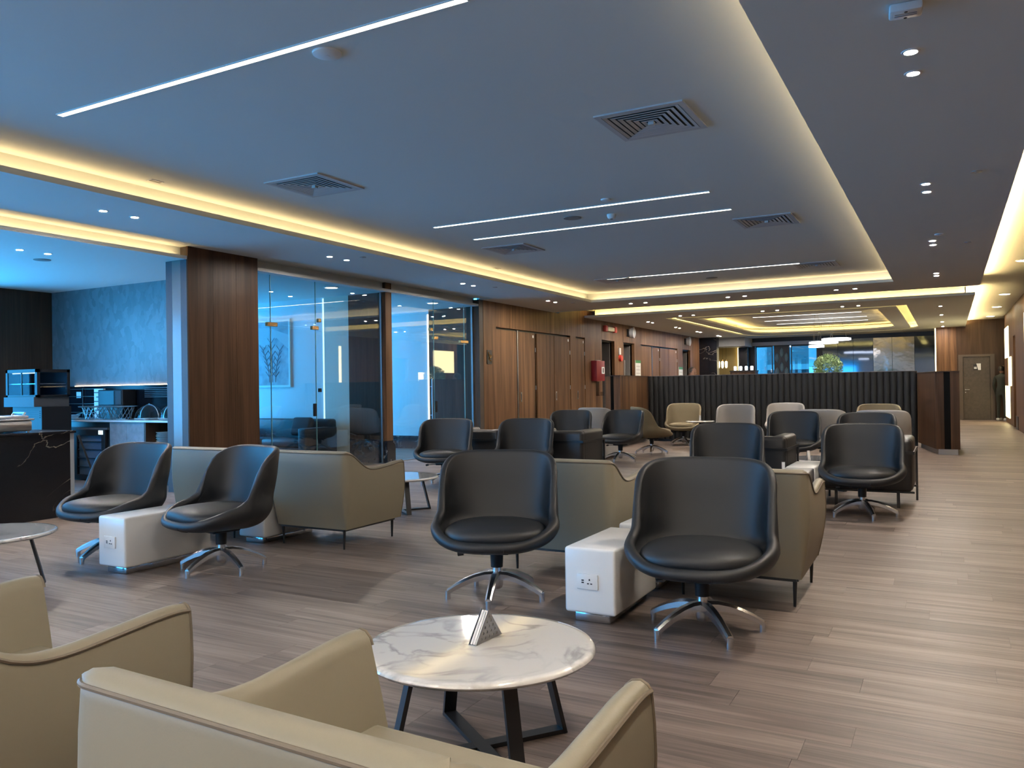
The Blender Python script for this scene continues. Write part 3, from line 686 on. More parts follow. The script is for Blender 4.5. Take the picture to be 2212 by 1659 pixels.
for x, y, lab in ((-1.05, .93, 'taupe leather armchair with its back to the camera in front of the marble table'), (-2.54, .93, 'taupe leather armchair cut off at the lower left corner, one arm showing'),
   (-4.69, 5.03, 'taupe leather armchair seen from behind with all of its side arm, left of the middle'), (-5.95, 5.03, 'taupe leather armchair back showing between two black swivel chairs near the pantry'),
   (-2.42, 5.03, 'taupe leather armchair back behind the middle black swivel chair, next to a white box'), (-1.14, 4.83, 'taupe leather armchair back behind the large front black swivel chair by the aisle')):
    o = place(ac, useda, (x, y, 0), 0, lab, 'taupe leather armchairs')
    if y < 2: o.scale = (1.06, 1.0, .955); o.rotation_euler.z = radians(-2)
    else: o.scale = (1, 1, 1)

# ---- black box armchair on a thin steel frame, back at y=0, faces +Y
def make_boxchair():
    root = thing('box_armchair', 'x', 'armchair')
    for s_ in (-1, 1):
        MB().rbox(min(s_ * .44, s_ * .27), max(s_ * .44, s_ * .27), .06, .74, .17, .72, .045, 4).build('arm', BLKBOX, root, True)
    MB().rbox(-.435, .435, .0, .16, .17, .715, .045, 4).build('backrest', BLKBOX, root, True)
    MB().tube([(0, -.002, .2), (0, -.004, .45), (0, -.002, .69), (0, .04, .717)], .003, 5).build('seam', BLACK, root)
    MB().rbox(-.27, .27, .15, .74, .19, .43, .05, 4).build('seat_cushion', BLKBOX, root, True)
    fr = MB(); x0, y0, y1 = .452, -.012, .72; b = .018
    for z in (.575,):
        fr.bar((-x0, y0, z), (x0, y0, z), .012, .03); fr.bar((x0, y0, z), (x0, y1, z), .012, .03); fr.bar((-x0, y0, z), (-x0, y1, z), .012, .03)
    for z in (.165,): fr.bar((-x0, y0 + .05, z), (x0, y0 + .05, z), .02, .02); fr.bar((-x0, y1 - .05, z), (x0, y1 - .05, z), .02, .02)
    fr.build('frame', BLACK, root)
    for x in (-x0, x0): MB().bar((x, y1, 0), (x, y1, .59), .022, .022, (0, 1, 0)).build('leg', BLACK, root)
    for x in (-.30, .30): MB().bar((x, y0 + .05, 0), (x, y0 + .05, .17), .03, .03, (0, 1, 0)).build('leg', BLACK, root)
    return root
bc = make_boxchair(); usedb = []
for x, y, lab in ((-.775, 9.17, 'black leather box armchair on a thin steel frame beside the aisle'), (-2.03, 9.22, 'black leather box armchair behind the middle black chair, left of the far marble table'),
   (-4.70, 9.75, 'black leather box armchair with a centre seam, standing in front of the olive chair'), (-5.98, 9.75, 'black leather box armchair mostly hidden, near the first timber door')):
    place(bc, usedb, (x, y, 0), 0, lab, 'black box armchairs')

# ---- round marble tables
def make_table(h=.375, r=.42):
    root = thing('coffee_table', 'x', 'table')
    MB().lathe([(r - .03, h - .028), (r - .008, h - .024), (r, h - .014), (r - .002, h - .006), (r - .010, h), (r - .03, h), (r - .06, h)], 72).build('table_top', MARBLE, root, True)
    for k in range(4):
        a = radians(53 + 90 * k); d = Vector((cos(a), sin(a), 0))
        MB().bar(d * .25 + Vector((0, 0, h - .029)), d * .335 + Vector((0, 0, .0)), .05, .016, d).build('leg', BLACK, root)
    for k in range(2):
        a = radians(53 + 90 * k); d = Vector((cos(a), sin(a), 0)); z = .009 + k * .0005
        MB().bar(d * -.335 + Vector((0, 0, z)), d * .335 + Vector((0, 0, z)), .05, .016).build('floor_bar', BLACK, root)
        MB().bar(d * -.26 + Vector((0, 0, h - .036)), d * .26 + Vector((0, 0, h - .036)), .04, .012).build('top_bar', BLACK, root)
    return root
tb = make_table(); usedt = []
for x, y, lab in ((-1.505, 2.49, 'round white marble table with crossed black legs and a napkin holder at the front'), (-5.72, 3.06, 'round white marble table cut off at the left edge of the picture'),
   (-5.19, 6.98, 'round white marble table showing beside the arm of a taupe armchair'), (-1.6, 6.7, 'round white marble table hidden between armchairs behind the front black chairs'), (-1.38, 10.55, 'round white marble table between the two black box armchairs')):
    o = place(tb, usedt, (x, y, 0), 0, lab, 'round marble coffee tables')
    for ch in o.children:                                  # the front slab sits very slightly out of level
        if ch.name.startswith('table_top'): ch.rotation_euler = (radians(-.73), radians(-.43), 0) if y < 3 and x > -3 else (0, 0, 0)
t = thing('pedestal_table', 'small round white pedestal table beside an olive chair before the padded screen', 'table', (-4.50, 16.35, 0))
MB().lathe([(.27, .545), (.295, .552), (.30, .562), (.29, .572), (.27, .575)], 40).build('table_top', MARBLE, t, True)
MB().cyl((0, 0, .02), (0, 0, .545), .03, n=16).build('pedestal', BLACK, t, True); MB().lathe([(.21, 0), (.21, .012), (.05, .022)], 30).build('foot_plate', BLACK, t, True)

# ---- white box side tables with socket plates
def make_boxtable(L=.69, sock=True):
    root = thing('box_table', 'x', 'side table')
    MB().rbox(-.15, .15, 0, L, .055, .415, .016, 3).build('body', SOLID, root, True)
    MB().rbox(-.105, .105, .035, L - .05, 0, .056, .01, 2).build('plinth', PLINTH, root, True)
    p = MB().rbox(-.062, .062, -.009, .004, .19, .275, .004, 2).build('socket_plate', SOLID, root, True); p.location.x = -.01
    q = MB()
    for z in (.228, .240): q.box(-.033, -.019, -.0105, -.0085, z - .0035, z + .0035)
    q.cyl((.014, -.0105, .244), (.014, -.0085, .244), .0045, n=10); q.box(.0115, .0165, -.0105, -.0085, .240, .250)
    q.box(.000, .011, -.0105, -.0085, .2205, .2265); q.box(.019, .030, -.0105, -.0085, .2205, .2265)
    q.build('socket_holes', BLACK, p)
    return root
bt = make_boxtable(); usedx = []
for x, y, lab in ((-1.745, 4.06, 'white box table with a socket plate between the two front black swivel chairs'), (-5.31, 3.69, 'long white box table with a socket plate between the two black chairs at left'),
   (-1.745, 4.90, 'white box table behind another white box, next to a taupe armchair'), (-5.27, 4.97, 'white box table on a mirrored plinth beside the taupe armchair at left'),
   (-1.40, 8.2, 'white box table carrying a napkin holder between the black chairs farther back'), (-1.40, 8.95, 'white box table beside the aisle box armchair, in front of the far marble table'),
   (-5.56, 13.4, 'small distant white box table beside the black chair with a visible base')):
    o = place(bt, usedx, (x, y, 0), 0, lab, 'white box side tables')
    if y < 3.8: o.scale = (1, 1.1, 1)

# ---- napkin holders (perforated triangle plates with napkins)
def make_napkin():
    root = thing('napkin_holder', 'x', 'napkin holder')
    TRI = [(-.085, 0), (.085, 0), (0, .112)]
    cx_ = [(-.034 + .0225 * i - .0, .018 + .0) for i in range(4)]
    holes = []
    for r_i, cnt in enumerate((5, 4, 3, 2, 1)):
        for i in range(cnt):
            holes.append(((i - (cnt - 1) / 2) * .025, .014 + r_i * .0185))
    for s_ in (-1, 1):
        loops = [TRI] + [[(hx + .0052 * cos(2 * pi * k / 8), hz + .0052 * sin(2 * pi * k / 8)) for k in range(8)] for hx, hz in holes]
        mb = MB().prism(loops, -.0008, .0008); mb.v = [(s_ * .016 + z, x, y) for x, y, z in mb.v]
        mb.build('side_plate', STEEL, root)
    MB().box(-.017, .017, -.085, .085, 0, .0015).build('base_plate', STEEL, root)
    for k in range(5):
        dx = -.011 + k * .0055
        mb = MB().prism([[(-.078, .002), (.078, .002), (0, .106 + .002 * (k % 2))]], -.0022, .0022); mb.v = [(dx + z, x - .003 * (k % 2), y) for x, y, z in mb.v]
        mb.build('napkin', NAPKIN, root)
    return root
nk = make_napkin(); usedn = []
for x, y, z, a, lab in ((-1.515, 2.55, .375, -4, 'perforated steel napkin holder on the front marble table'), (-1.46, 8.32, .415, 10, 'white napkin holder on the white box between black chairs'),
   (-1.52, 10.35, .375, 15, 'white napkin holder on the far marble table, the more visible of two'), (-1.28, 10.75, .375, 15, 'white napkin holder on the far marble table beside the box armchair'),
   (-4.50, 16.35, .575, 10, 'white napkin holder on the small round table before the padded screen')):
    place(nk, usedn, (x, y, z + .0005), radians(a), lab, 'napkin holders')
MB().lathe([(.004, 0), (.018, .004), (.022, .018), (.016, .034), (.004, .040)], 16).build('chrome_knob', CHROME, None, True)
tag(bpy.data.objects['chrome_knob'], 'small chrome ball lying on the long white box table', 'knob').location = (-5.27, 4.35, .4152)

# ---- padded screen with timber end cabinets
YP = 18.2
scr = thing('padded_screen', 'long charcoal screen upholstered in vertical channels behind the seating', 'screen', (0, YP, 0))
MB().box(-6.255, -.565, .06, .16, .0, 1.525).build('core', BLACK, scr)
MB().box(-6.255, -.565, .03, .17, 1.525, 1.535).build('top_trim', mat('screen_top', (.12, .10, .09), .5), scr)
NCH = 46; cwid = 5.69 / NCH
pr_ = [(-cwid / 2 + cwid * i / 8, -.032 * sin(pi * i / 8) ** .6) for i in range(9)]
chm = MB(); lo = [(x, y + .055, .05) for x, y in pr_] + [(cwid / 2, .06, .05), (-cwid / 2, .06, .05)]; hi = [(x, y, 1.52) for x, y, _ in lo]
chm.grid([lo, hi], True, True, True)
c0 = chm.build('channel', CHANNEL, scr, True); c0.location.x = -6.255 + cwid / 2
for k in range(1, NCH):
    c = c0.copy(); COL.objects.link(c); c.parent = scr; c.location.x = -6.255 + cwid * (k + .5)
def end_cabinet(label, poly, plinth, stripes, topz, wm=None):
    wm = wm or WALNUT_C
    t = thing('screen_end_cabinet', label, 'cabinet')
    MB().prism([poly], .10, topz).build('body', wm, t); MB().prism([plinth], 0, .10).build('plinth', STEEL, t)
    MB().prism([[(x * 1, y) for x, y in inset(poly, -.012)]], topz, topz + .015).build('top', WALNUT_D, t)
    for a, b, y in stripes: MB().box(a, b, y - .004, y + .01, .10, topz).build('inlay_strip', mat('matte_black', (.004, .004, .004), .8, spec=.1), t)
end_cabinet('dark timber cabinet with a black inlay strip at the aisle end of the padded screen', [(-.21, 16.2), (.165, 16.2), (.165, 18.4), (-.55, 18.4), (-.55, 17.9)], [(-.18, 16.25), (.13, 16.25), (.13, 18.35), (-.5, 18.35), (-.5, 17.92)], [(-.08, .02, 16.2)], 1.475)
end_cabinet('dark timber cabinet with a black inlay strip at the door end of the padded screen', [(-6.52, 16.2), (-6.18, 16.2), (-6.28, 18.4), (-6.95, 18.4)], [(-6.49, 16.25), (-6.22, 16.25), (-6.31, 18.35), (-6.9, 18.35)], [(-6.40, -6.33, 16.2)], 1.525, WALNUT)

# ================================================================== CEILING FIXTURES
def make_linear(L=3.56):
    root = thing('linear_light', 'x', 'ceiling light')
    MB().box(-L / 2, L / 2, -.030, -.022, -.008, 0).box(-L / 2, L / 2, .022, .030, -.008, 0).box(-L / 2, -L / 2 + .008, -.022, .022, -.008, 0).box(L / 2 - .008, L / 2, -.022, .022, -.008, 0).build('housing', WHITE, root)
    MB().box(-L / 2 + .008, L / 2 - .008, -.022, .022, -.0075, -.002).build('diffuser', E_LIN, root)
    return root
ln = make_linear(); usedl = []
for y, lab in ((3.64, 'long linear ceiling light across the top of the picture'), (8.58, 'linear ceiling light, the nearer of the parallel pair in the tray'), (9.57, 'linear ceiling light, the farther of the parallel pair in the tray'),
   (14.5, 'linear ceiling light near the far end of the raised tray'), (-.9, 'linear ceiling light just behind the camera')):
    place(ln, usedl, (-4.0, y, UP), 0, lab, 'linear lights in the raised ceiling')
for i, (y, x0, x1, lab) in enumerate(((23.6, -5.2, -2.3, 'nearest'), (25.4, -5.3, -2.2, 'second'), (27.2, -5.3, -2.2, 'third'), (28.8, -5.2, -2.3, 'farthest'))):
    o = place(ln, usedl, ((x0 + x1) / 2, y, UP), 0, f'{lab} linear light inside the oval far ceiling recess', 'linear lights in the oval recess'); o.scale.x = (x1 - x0) / 3.56
def make_down(r=.035):
    root = thing('downlight', 'x', 'downlight')
    MB().lathe([(r, -.006), (r + .014, -.004), (r + .016, 0), (r, 0), (r, -.006)], 20, cap=False).build('trim_ring', WHITE, root, True)
    MB().cyl((0, 0, -.003), (0, 0, -.001), r, n=16).build('lamp', E_DOWN, root)
    return root
dn = make_down(); usedd = []
ORD = ['first', 'second', 'third', 'fourth', 'fifth', 'sixth']
def pairs(lst, axis, fixed, d, z, where, group):
    for k, p in enumerate(lst):
        for q, w in ((p, 'nearer' if axis == 'y' else 'one'), (p + d, 'farther' if axis == 'y' else 'other')):
            loc = (fixed, q, z) if axis == 'y' else (q, fixed, z)
            lab = f'downlight, {w} of the {ORD[k]} pair {where}' if axis == 'y' else f'downlight, {"left" if w == "one" else "right"} of the {ORD[k]} pair {where}'
            place(dn, usedd, loc, 0, lab, group)
pairs([5.07, 8.52, 12.0, 15.62], 'y', -.16, .36, SOF, 'along the aisle-side grey soffit', 'downlights in the aisle-side soffit')
pairs([5.2, 8.61, 12.1, 15.55], 'y', -7.55, .36, SOF, 'along the soffit by the glass rooms', 'downlights in the soffit by the glass rooms')
pairs([-6.28, -4.1, -1.95], 'x', 17.2, .35, SOF, 'on the soffit across the end of the tray', 'downlights at the end of the tray')
pairs([22.4, 25.1, 27.6, 30.4], 'y', -7.66, .42, SOF, 'along the far timber wall', 'downlights along the far timber wall')
pairs([-6.29, -4.14, -2.25], 'x', 21.03, .36, SOF, 'at the front edge of the oval recess', 'downlights before the oval recess')
for k, y in enumerate((22.46, 25.4, 28.36, 30.75)): place(dn, usedd, (-.15, y, SOF), 0, f'round recessed downlight, {ORD[k]} of the row beside the oval recess', 'downlights beside the oval recess')
pairs([5.58], 'y', -9.67, .34, LOWC, 'over the pantry', 'downlights over the pantry')
dr_ = copy_tree(dn); usedrm = []; remat(dr_, {'spot_led': E_DOWNR})
for k, (x, y) in enumerate(((-10.27, 10.2), (-10.5, 10.9), (-10.9, 9.6))): place(dr_, usedrm, (x, y, LOWC), 0, f'round recessed downlight, {ORD[k]} in the glass room with the picture', 'downlights in the glass room')
for k, (x, y) in enumerate(((-10.2, 13.2), (-9.9, 13.4))): place(dr_, usedrm, (x, y, LOWC), 0, f'round recessed downlight, {ORD[k]} in the glass room with the glowing edge', 'downlights in the second glass room')
pairs([1.65], 'y', -.16, .36, SOF, 'overhead beside the camera', 'downlights beside the camera')
pairs([1.7, -1.8, -5.3], 'y', -7.55, .36, SOF, 'overhead at the left near the camera', 'downlights at the left near the camera')
for k in range(12): place(dn, usedd, (-5.75 + k * .55, -2.25, SOF), 0, f'added fill downlight out of view behind the camera, {"first second third fourth fifth sixth seventh eighth ninth tenth eleventh twelfth".split()[k]} from the windows', 'added fill downlights behind the camera')  # added lamps that brighten the bounce wall, out of view
def make_disc():
    root = thing('round_panel_light', 'x', 'ceiling light')
    MB().lathe([(.105, -.012), (.125, -.010), (.13, 0), (.105, 0), (.105, -.012)], 32, cap=False).build('trim_ring', WHITE, root, True)
    MB().cyl((0, 0, -.010), (0, 0, -.004), .105, n=28).build('diffuser', E_DISC, root)
    return root
ds = make_disc(); usedr = []
for x, y, z, lab in ((1.175, 16.4, UP, 'first from the picture edge'), (1.21, 22.5, UP, 'second'), (1.22, 26.2, UP, 'third'), (1.21, 29.9, UP, 'last before the end door'), (1.2, 12.6, UP, 'beside the aisle seating'), (1.2, 8.8, UP, 'nearer the camera'), (1.2, 4.5, UP, 'next to the camera'), (1.2, 0.5, UP, 'just behind the camera')):
    place(ds, usedr, (x, y, z), 0, f'round panel light in the glowing aisle ceiling, {lab}', 'round panel lights in the aisle')
for y, lab in ((10.35, 'round panel light seen through the first glass front'), (13.35, 'round panel light seen through the second glass front')):
    o = place(ds, usedr, (-9.05, y, LOWC), 0, lab, 'round panel lights in the glass rooms'); remat(o, {'disc_led': emit('room_disc_led', (.9, .95, 1), 5.)})
# ---- square louvred air diffusers
def make_vent():
    root = thing('ceiling_vent', 'x', 'vent')
    fr = MB(); h = .35
    for a, b, c, d in ((-h, h, -h, -h + .045), (-h, h, h - .045, h), (-h, -h + .045, -h + .045, h - .045), (h - .045, h, -h + .045, h - .045)): fr.box(a, b, c, d, -.012, 0)
    fr.build('frame', mat('vent_paint', (.5, .5, .5), .5), root)
    MB().box(-h + .04, h - .04, -h + .04, h - .04, -.003, -.001).build('dark_throat', BLACK, root)
    for k in range(6):
        o_ = .300 - k * .047; i_ = o_ - .030; mb = MB()
        for a in range(4):
            R_ = Matrix.Rotation(a * pi / 2, 3, 'Z')
            p = [R_ @ Vector(v) for v in ((-o_, -o_, -.0125), (o_, -o_, -.0125), (i_, -i_, -.0085), (-i_, -i_, -.0085))]
            q = [v + Vector((0, 0, .002)) for v in p]; mb.add(p + q, [(0, 1, 2, 3), (7, 6, 5, 4), (0, 4, 5, 1), (2, 6, 7, 3), (1, 5, 6, 2), (3, 7, 4, 0)])
        mb.build('slat', mat('vent_paint', (.5, .5, .5), .5), root)
    MB().box(-.022, .022, -.022, .022, -.03, -.004).build('centre_plate', mat('vent_paint', (.5, .5, .5), .5), root)
    return root
vt = make_vent(); usedv = []
for x, y, lab in ((-2.02, 6.07, 'largest square air vent in the raised ceiling, toward the aisle'), (-5.6, 6.18, 'square air vent in the raised ceiling near the warm cove at left'), (-2.0, 10.5, 'square air vent in line with the paired linear lights, aisle side'),
   (-5.68, 10.55, 'square air vent just past the paired linear lights, door side'), (-2.0, 14.87, 'distant square air vent touching the last linear light, aisle side'), (-5.66, 14.78, 'distant square air vent under the last linear light, door side')):
    place(vt, usedv, (x, y, UP), 0, lab, 'square ceiling vents')
def puck(name, label, cat, loc, prof, m=WHITE, m2=None):
    t = thing(name, label, cat, loc); MB().lathe([(r, -z) for r, z in prof], 24).build('body', m, t, True)
    MB().cyl((0, 0, -prof[-1][1] - .002), (0, 0, -prof[-1][1]), prof[-1][0] * .6, n=16).build('cap', m2 or m, t); return t
FLAT = [(.09, 0), (.088, .012), (.06, .02), (.03, .022)]
DOME = [(.055, 0), (.055, .02), (.045, .045), (.03, .055)]
puck('smoke_detector', 'flat white disc detector beside the longest linear light', 'detector', (-3.33, 3.8, UP), FLAT)
puck('ceiling_speaker', 'round grey ceiling speaker between the paired linear lights', 'speaker', (-4.03, 9.02, UP), [(.11, 0), (.11, .006), (.08, .008)], mat('speaker_grey', (.22, .23, .23), .6))
puck('smoke_detector', 'white dome smoke detector between the paired linear lights', 'detector', (-3.55, 9.1, UP), DOME, WHITE, BLACKP)
puck('smoke_detector', 'small white detector just before the nearer paired linear light', 'detector', (-3.31, 8.33, UP), [(.06, 0), (.055, .012), (.03, .018)])
puck('ceiling_speaker', 'round grey ceiling speaker near the end of the raised tray', 'speaker', (-4.0, 15.5, UP), [(.11, 0), (.11, .006), (.08, .008)], mat('speaker_grey', (.22, .23, .23), .6))
puck('ceiling_speaker', 'round grey ceiling speaker over the pantry', 'speaker', (-10.17, 6.15, LOWC), [(.10, 0), (.10, .006), (.08, .008)], mat('speaker_grey', (.22, .23, .23), .6))
puck('sprinkler', 'small flush sprinkler cover in the aisle-side soffit', 'sprinkler', (.245, 8.26, SOF), [(.045, 0), (.045, .008), (.03, .01)], STEEL)
puck('sprinkler', 'small flush sprinkler cover farther along the aisle-side soffit', 'sprinkler', (.25, 12.4, SOF), [(.045, 0), (.045, .008), (.03, .01)], STEEL)
puck('sprinkler', 'small sprinkler cover in the soffit beside the glass rooms', 'sprinkler', (-7.2, 8.9, SOF), [(.045, 0), (.045, .008), (.03, .01)], STEEL)
puck('sprinkler', 'small sprinkler cover in the soffit near the second glass room', 'sprinkler', (-7.35, 12.9, SOF), [(.045, 0), (.045, .008), (.03, .01)], STEEL)
puck('sprinkler', 'small sprinkler cover in the far corner of the soffit by the timber wall', 'sprinkler', (-7.3, 16.3, SOF), [(.045, 0), (.045, .008), (.03, .01)], STEEL)
puck('smoke_detector', 'small white detector beside the third pair of aisle-side downlights', 'detector', (-.08, 11.5, SOF), [(.05, 0), (.05, .01), (.03, .02)])
for x, y, lab in ((-6.8, 5.24, 'small rectangular air slot beside the warm cove at left'), (-6.85, 12.1, 'small rectangular air slot beside the warm cove farther away')):
    t = thing('air_slot', lab, 'vent', (x, y, UP)); MB().box(-.04, .04, -.07, .07, -.006, 0).build('plate', WHITE, t); MB().box(-.018, .018, -.06, .06, -.008, -.005).build('slot', BLACK, t)
t = thing('motion_sensor', 'white wedge shaped sensor unit on the soffit at the top edge', 'sensor', (-.16, 4.44, SOF), radians(5))
MB().rbox(-.075, .075, -.055, .055, -.045, 0, .012, 2).build('body', WHITE, t, True); MB().box(-.05, .05, -.018, -.012, -.047, -.044).box(-.05, .05, .004, .010, -.047, -.044).build('grille', mat('speaker_grey', (.22, .23, .23), .6), t)
for y in (-.035, .035): MB().cyl((0, y, -.0475), (0, y, -.044), .008, n=10).build('lens', BLACK, t)

# ================================================================== WALL FIXTURES
xw = XWALL
t = thing('fire_hose_cabinet', 'dark red fire equipment box on the timber wall', 'fire cabinet', (xw, 20.78, 0))
MB().rbox(0, .17, -.36, .22, 1.46, 2.02, .008, 2).build('body', RED, t, True)
MB().box(.168, .176, -.02, .19, 1.66, 1.85).build('window_frame', WHITE, t); MB().box(.175, .178, .05, .12, 1.69, 1.82).build('window', BLACK, t)
MB().rbox(.03, .1, -.12, .1, 2.02, 2.035, .004, 1).build('top_catch', WHITE, t)
t = thing('literature_rack', 'clear plastic holder hanging below the red fire box', 'holder', (xw, 20.85, 0)); MB().box(.002, .012, -.12, .12, 1.05, 1.44).build('back', glass('acrylic', (.9, .9, .9), 1.2), t); MB().box(.002, .14, -.12, .12, 1.05, 1.06).box(.13, .14, -.12, .12, 1.06, 1.16).build('tray', glass('acrylic', (.9, .9, .9), 1.2), t)
t = thing('emergency_sign', 'red and white emergency light unit high on the timber wall', 'emergency light', (xw, 21.8, 0))
MB().rbox(0, .08, -.25, .25, 2.90, 3.02, .01, 2).build('body', mat('cream_plastic', (.7, .62, .4), .5), t, True)
for y in (-.4, .32): MB().rbox(0, .10, y - .09, y + .09, 2.87, 3.05, .03, 3).build('lamp_head', mat('red_plastic', (.55, .05, .03), .35), t, True)
for y, lab in ((23.5, 'white round wall speaker above the doorway beside the green notice'), (29.6, 'white round wall speaker above the last doorway')):
    t = thing('wall_speaker', lab, 'speaker', (xw, y, 2.95)); MB().cyl((0, 0, 0), (.14, .02, 0), .13, .17, 24).build('body', WHITE, t, True); MB().cyl((.14, .02, 0), (.145, .02, 0), .14, n=24).build('grille', mat('pale_grille', (.6, .62, .63), .5), t); MB().box(-.0, .03, -.25, -.1, -.12, .1).build('bracket', BLACKP, t)
t = thing('fire_alarm', 'white strobe over a round red alarm bell between doorways', 'fire alarm', (xw, 22.58, 0)); MB().rbox(0, .04, -.06, .06, 2.25, 2.45, .01, 2).build('strobe', WHITE, t, True); MB().cyl((0, .03, 2.14), (.07, .03, 2.14), .10, .09, 24).build('bell', mat('red_plastic', (.55, .05, .03), .35), t, True)
for y, z0, z1, lab in ((24.2, 1.35, 2.12, 'white notice with a green heading on the timber wall, the nearer one'), (28.8, 1.35, 1.98, 'white notice with a green heading on the timber wall, the farther one')):
    t = thing('wall_notice', lab, 'notice', (xw, y, 0)); MB().box(.001, .012, -.24, .24, z0, z1).build('board', mat('notice_paper', (.75, .74, .70), .6), t); MB().box(.0115, .014, -.24, .24, z1 - .09, z1).build('heading', GREEN, t)
    for k in range(4): MB().box(.0115, .0135, -.18, .18, z1 - .2 - k * .11, z1 - .185 - k * .11).build('text_line', mat('notice_print', (.4, .36, .34), .6), t)
t = thing('wall_sign', 'small black sign with a curved gold emblem beside the glass room', 'sign', (xw, 14.85, 0))
MB().box(.001, .014, -.10, .10, 1.82, 2.12).build('plate', BLACK, t)
MB().tube([(.018, -.06, 2.08), (.018, -.03, 1.99), (.018, .02, 1.95), (.018, .06, 2.0)], .014, 8).tube([(.018, -.05, 1.95), (.018, -.01, 1.90), (.018, .05, 1.90)], .012, 8).tube([(.018, .01, 2.03), (.018, .03, 2.0)], .01, 8).build('emblem', GOLD, t, True)
t = thing('door_sign', 'black and white restroom sign on the far corridor door', 'sign', (.86, 31.305, 0))
MB().box(-.12, .02, -.008, 0, 1.68, 1.88).build('black_field', BLACK, t)
MB().prism([[(.0, 1.68), (.10, 1.68), (.10, 1.90), (-.04, 1.90)]], -.0, .0)  # outline reused below
mb = MB().prism([[(.02, 1.68), (.10, 1.68), (.10, 1.90), (-.03, 1.90)]], 0, .004); mb.v = [(x, -.012 + z, y) for x, y, z in mb.v]; mb.build('white_field', WHITE, t)
MB().box(-.10, -.02, -.011, -.008, 1.72, 1.745).box(-.10, -.02, -.011, -.008, 1.76, 1.785).build('lettering', WHITE, t)

# ================================================================== GLASS ROOM CONTENTS
t = thing('framed_picture', 'large framed picture of a reed plant on the glass room wall', 'picture', (-11.75, 11.415, 2.03))
m = MB()
for a, b, c, d in ((-.76, .76, .61, .65), (-.76, .76, -.65, -.61), (-.76, -.72, -.61, .61), (.72, .76, -.61, .61)): m.box(a, b, -.035, 0, c, d)
m.build('frame', mat('pale_frame', (.70, .78, .74), .4), t)
MB().box(-.72, .72, -.012, 0, -.61, .61).build('canvas', mat('art_canvas', (.36, .42, .46), .6, noise=.3, nscale=5), t)
art = MB()
for bx, hgt, lean in ((.28, .75, -.03), (.20, .62, -.16), (.36, .6, .12)):
    pts = [(bx + lean * (i / 6) ** 2, -.014, -.55 + hgt * i / 6) for i in range(7)]; art.tube(pts, .006, 5)
    for i in range(1, 7):
        for s_ in (-1, 1): art.tube([pts[i], (pts[i][0] + s_ * .09, -.014, pts[i][2] + .1)], .007, 4)
art.build('painted_reeds', mat('art_ink', (.20, .26, .30), .7), t)
hl = MB().prism([[(-.7, .05), (-.3, .3), (.1, .12), (.4, .3), (.7, .08), (.7, .35), (.2, .5), (-.4, .52), (-.7, .3)]], 0, .002); hl.v = [(x, -.0145 + z, y) for x, y, z in hl.v]; hl.build('painted_hills', mat('art_pale', (.5, .56, .6), .7), t)
t = thing('lounge_sofa', 'dark leather sofa behind the first glass front', 'sofa', (-10.9, 11.32, 0))
DARK = mat('blue_black_leather', (.02, .022, .03), .4)
MB().rbox(-1.1, 1.1, -.22, 0, .12, .79, .05, 3).build('backrest', DARK, t, True)
for k in range(2): MB().rbox(-.93 + k * .93, 0 + k * .93, -.80, -.22, .30, .45, .05, 3).build('seat_cushion', DARK, t, True)
for s_ in (-1, 1): MB().rbox(min(s_ * .93, s_ * 1.12), max(s_ * .93, s_ * 1.12), -.84, -.02, .08, .65, .03, 3).build('arm', DARK, t, True)
MB().box(-.93, .93, -.8, -.1, .1, .3).build('base', DARK, t)
for s_ in (-1, 1):
    for y in (-.78, -.1): MB().cyl((s_ * 1.0, y, 0), (s_ * 1.0, y, .09), .02, n=10).build('leg', BLACK, t)
o = tag(MB().rbox(-.22, .22, -.07, .07, -.17, .17, .065, 4).build('cushion', mat('slate_cloth', (.045, .05, .06), .8), None, True), 'dark scatter cushion leaning on the sofa behind the glass', 'cushion'); o.location = (-10.28, 10.93, .66); o.rotation_euler = (-.35, 0, .1)

# ================================================================== PANTRY
isl = thing('buffet_island', 'black veined marble buffet island at the left edge', 'counter', (0, 0, 0))
MB().box(-9.15, -8.3, 1.5, 5.30, 0, .885).build('body', NERO, isl); MB().rbox(-9.17, -8.28, 1.48, 5.36, .885, .912, .004, 1).build('worktop', NERO, isl)
MB().box(-9.15, -8.3, 5.30, 5.345, 0, .885).build('end_slab', mat('grey_end_slab', (.30, .32, .34), .2), isl)
t = thing('chafing_dish', 'steel chafing dish with a roll-top lid on the marble island', 'chafing dish', (-8.62, 4.68, .912))
MB().rbox(-.22, .22, -.30, .28, .012, .125, .02, 2).build('pan', STEEL, t, True); MB().rbox(-.235, .235, -.315, .295, .125, .145, .008, 2).build('rim', CHROME, t, True); MB().rbox(-.2, .2, -.28, .26, .145, .178, .03, 3).build('lid', CHROME, t, True)
MB().tube([(-.1, .25, .17), (-.1, .27, .2), (.1, .27, .2), (.1, .25, .17)], .012, 8).build('handle', CHROME, t, True)
for x in (-.2, .2):
    for y in (-.26, .24): MB().cyl((x, y, 0), (x, y, .02), .015, n=8).build('foot', STEEL, t)
t = thing('floor_stand', 'slim dark rod leaning beside the end of the marble island', 'stand', (-8.33, 5.62, 0))
MB().bar((.02, -.22, .86), (.16, .02, .0), .035, .02).build('rod', BLACK, t); MB().rbox(.10, .22, -.05, .07, 0, .015, .004, 1).build('foot', BLACK, t)
YC = 7.55
cnt = thing('back_counter', 'pale worktop running along the plaster wall of the pantry', 'worktop'); MB().rbox(-13.3, -9.1, YC - .03, 8.24, .885, .915, .004, 1).build('worktop', mat('pale_worktop', (.42, .46, .48), .25), cnt)
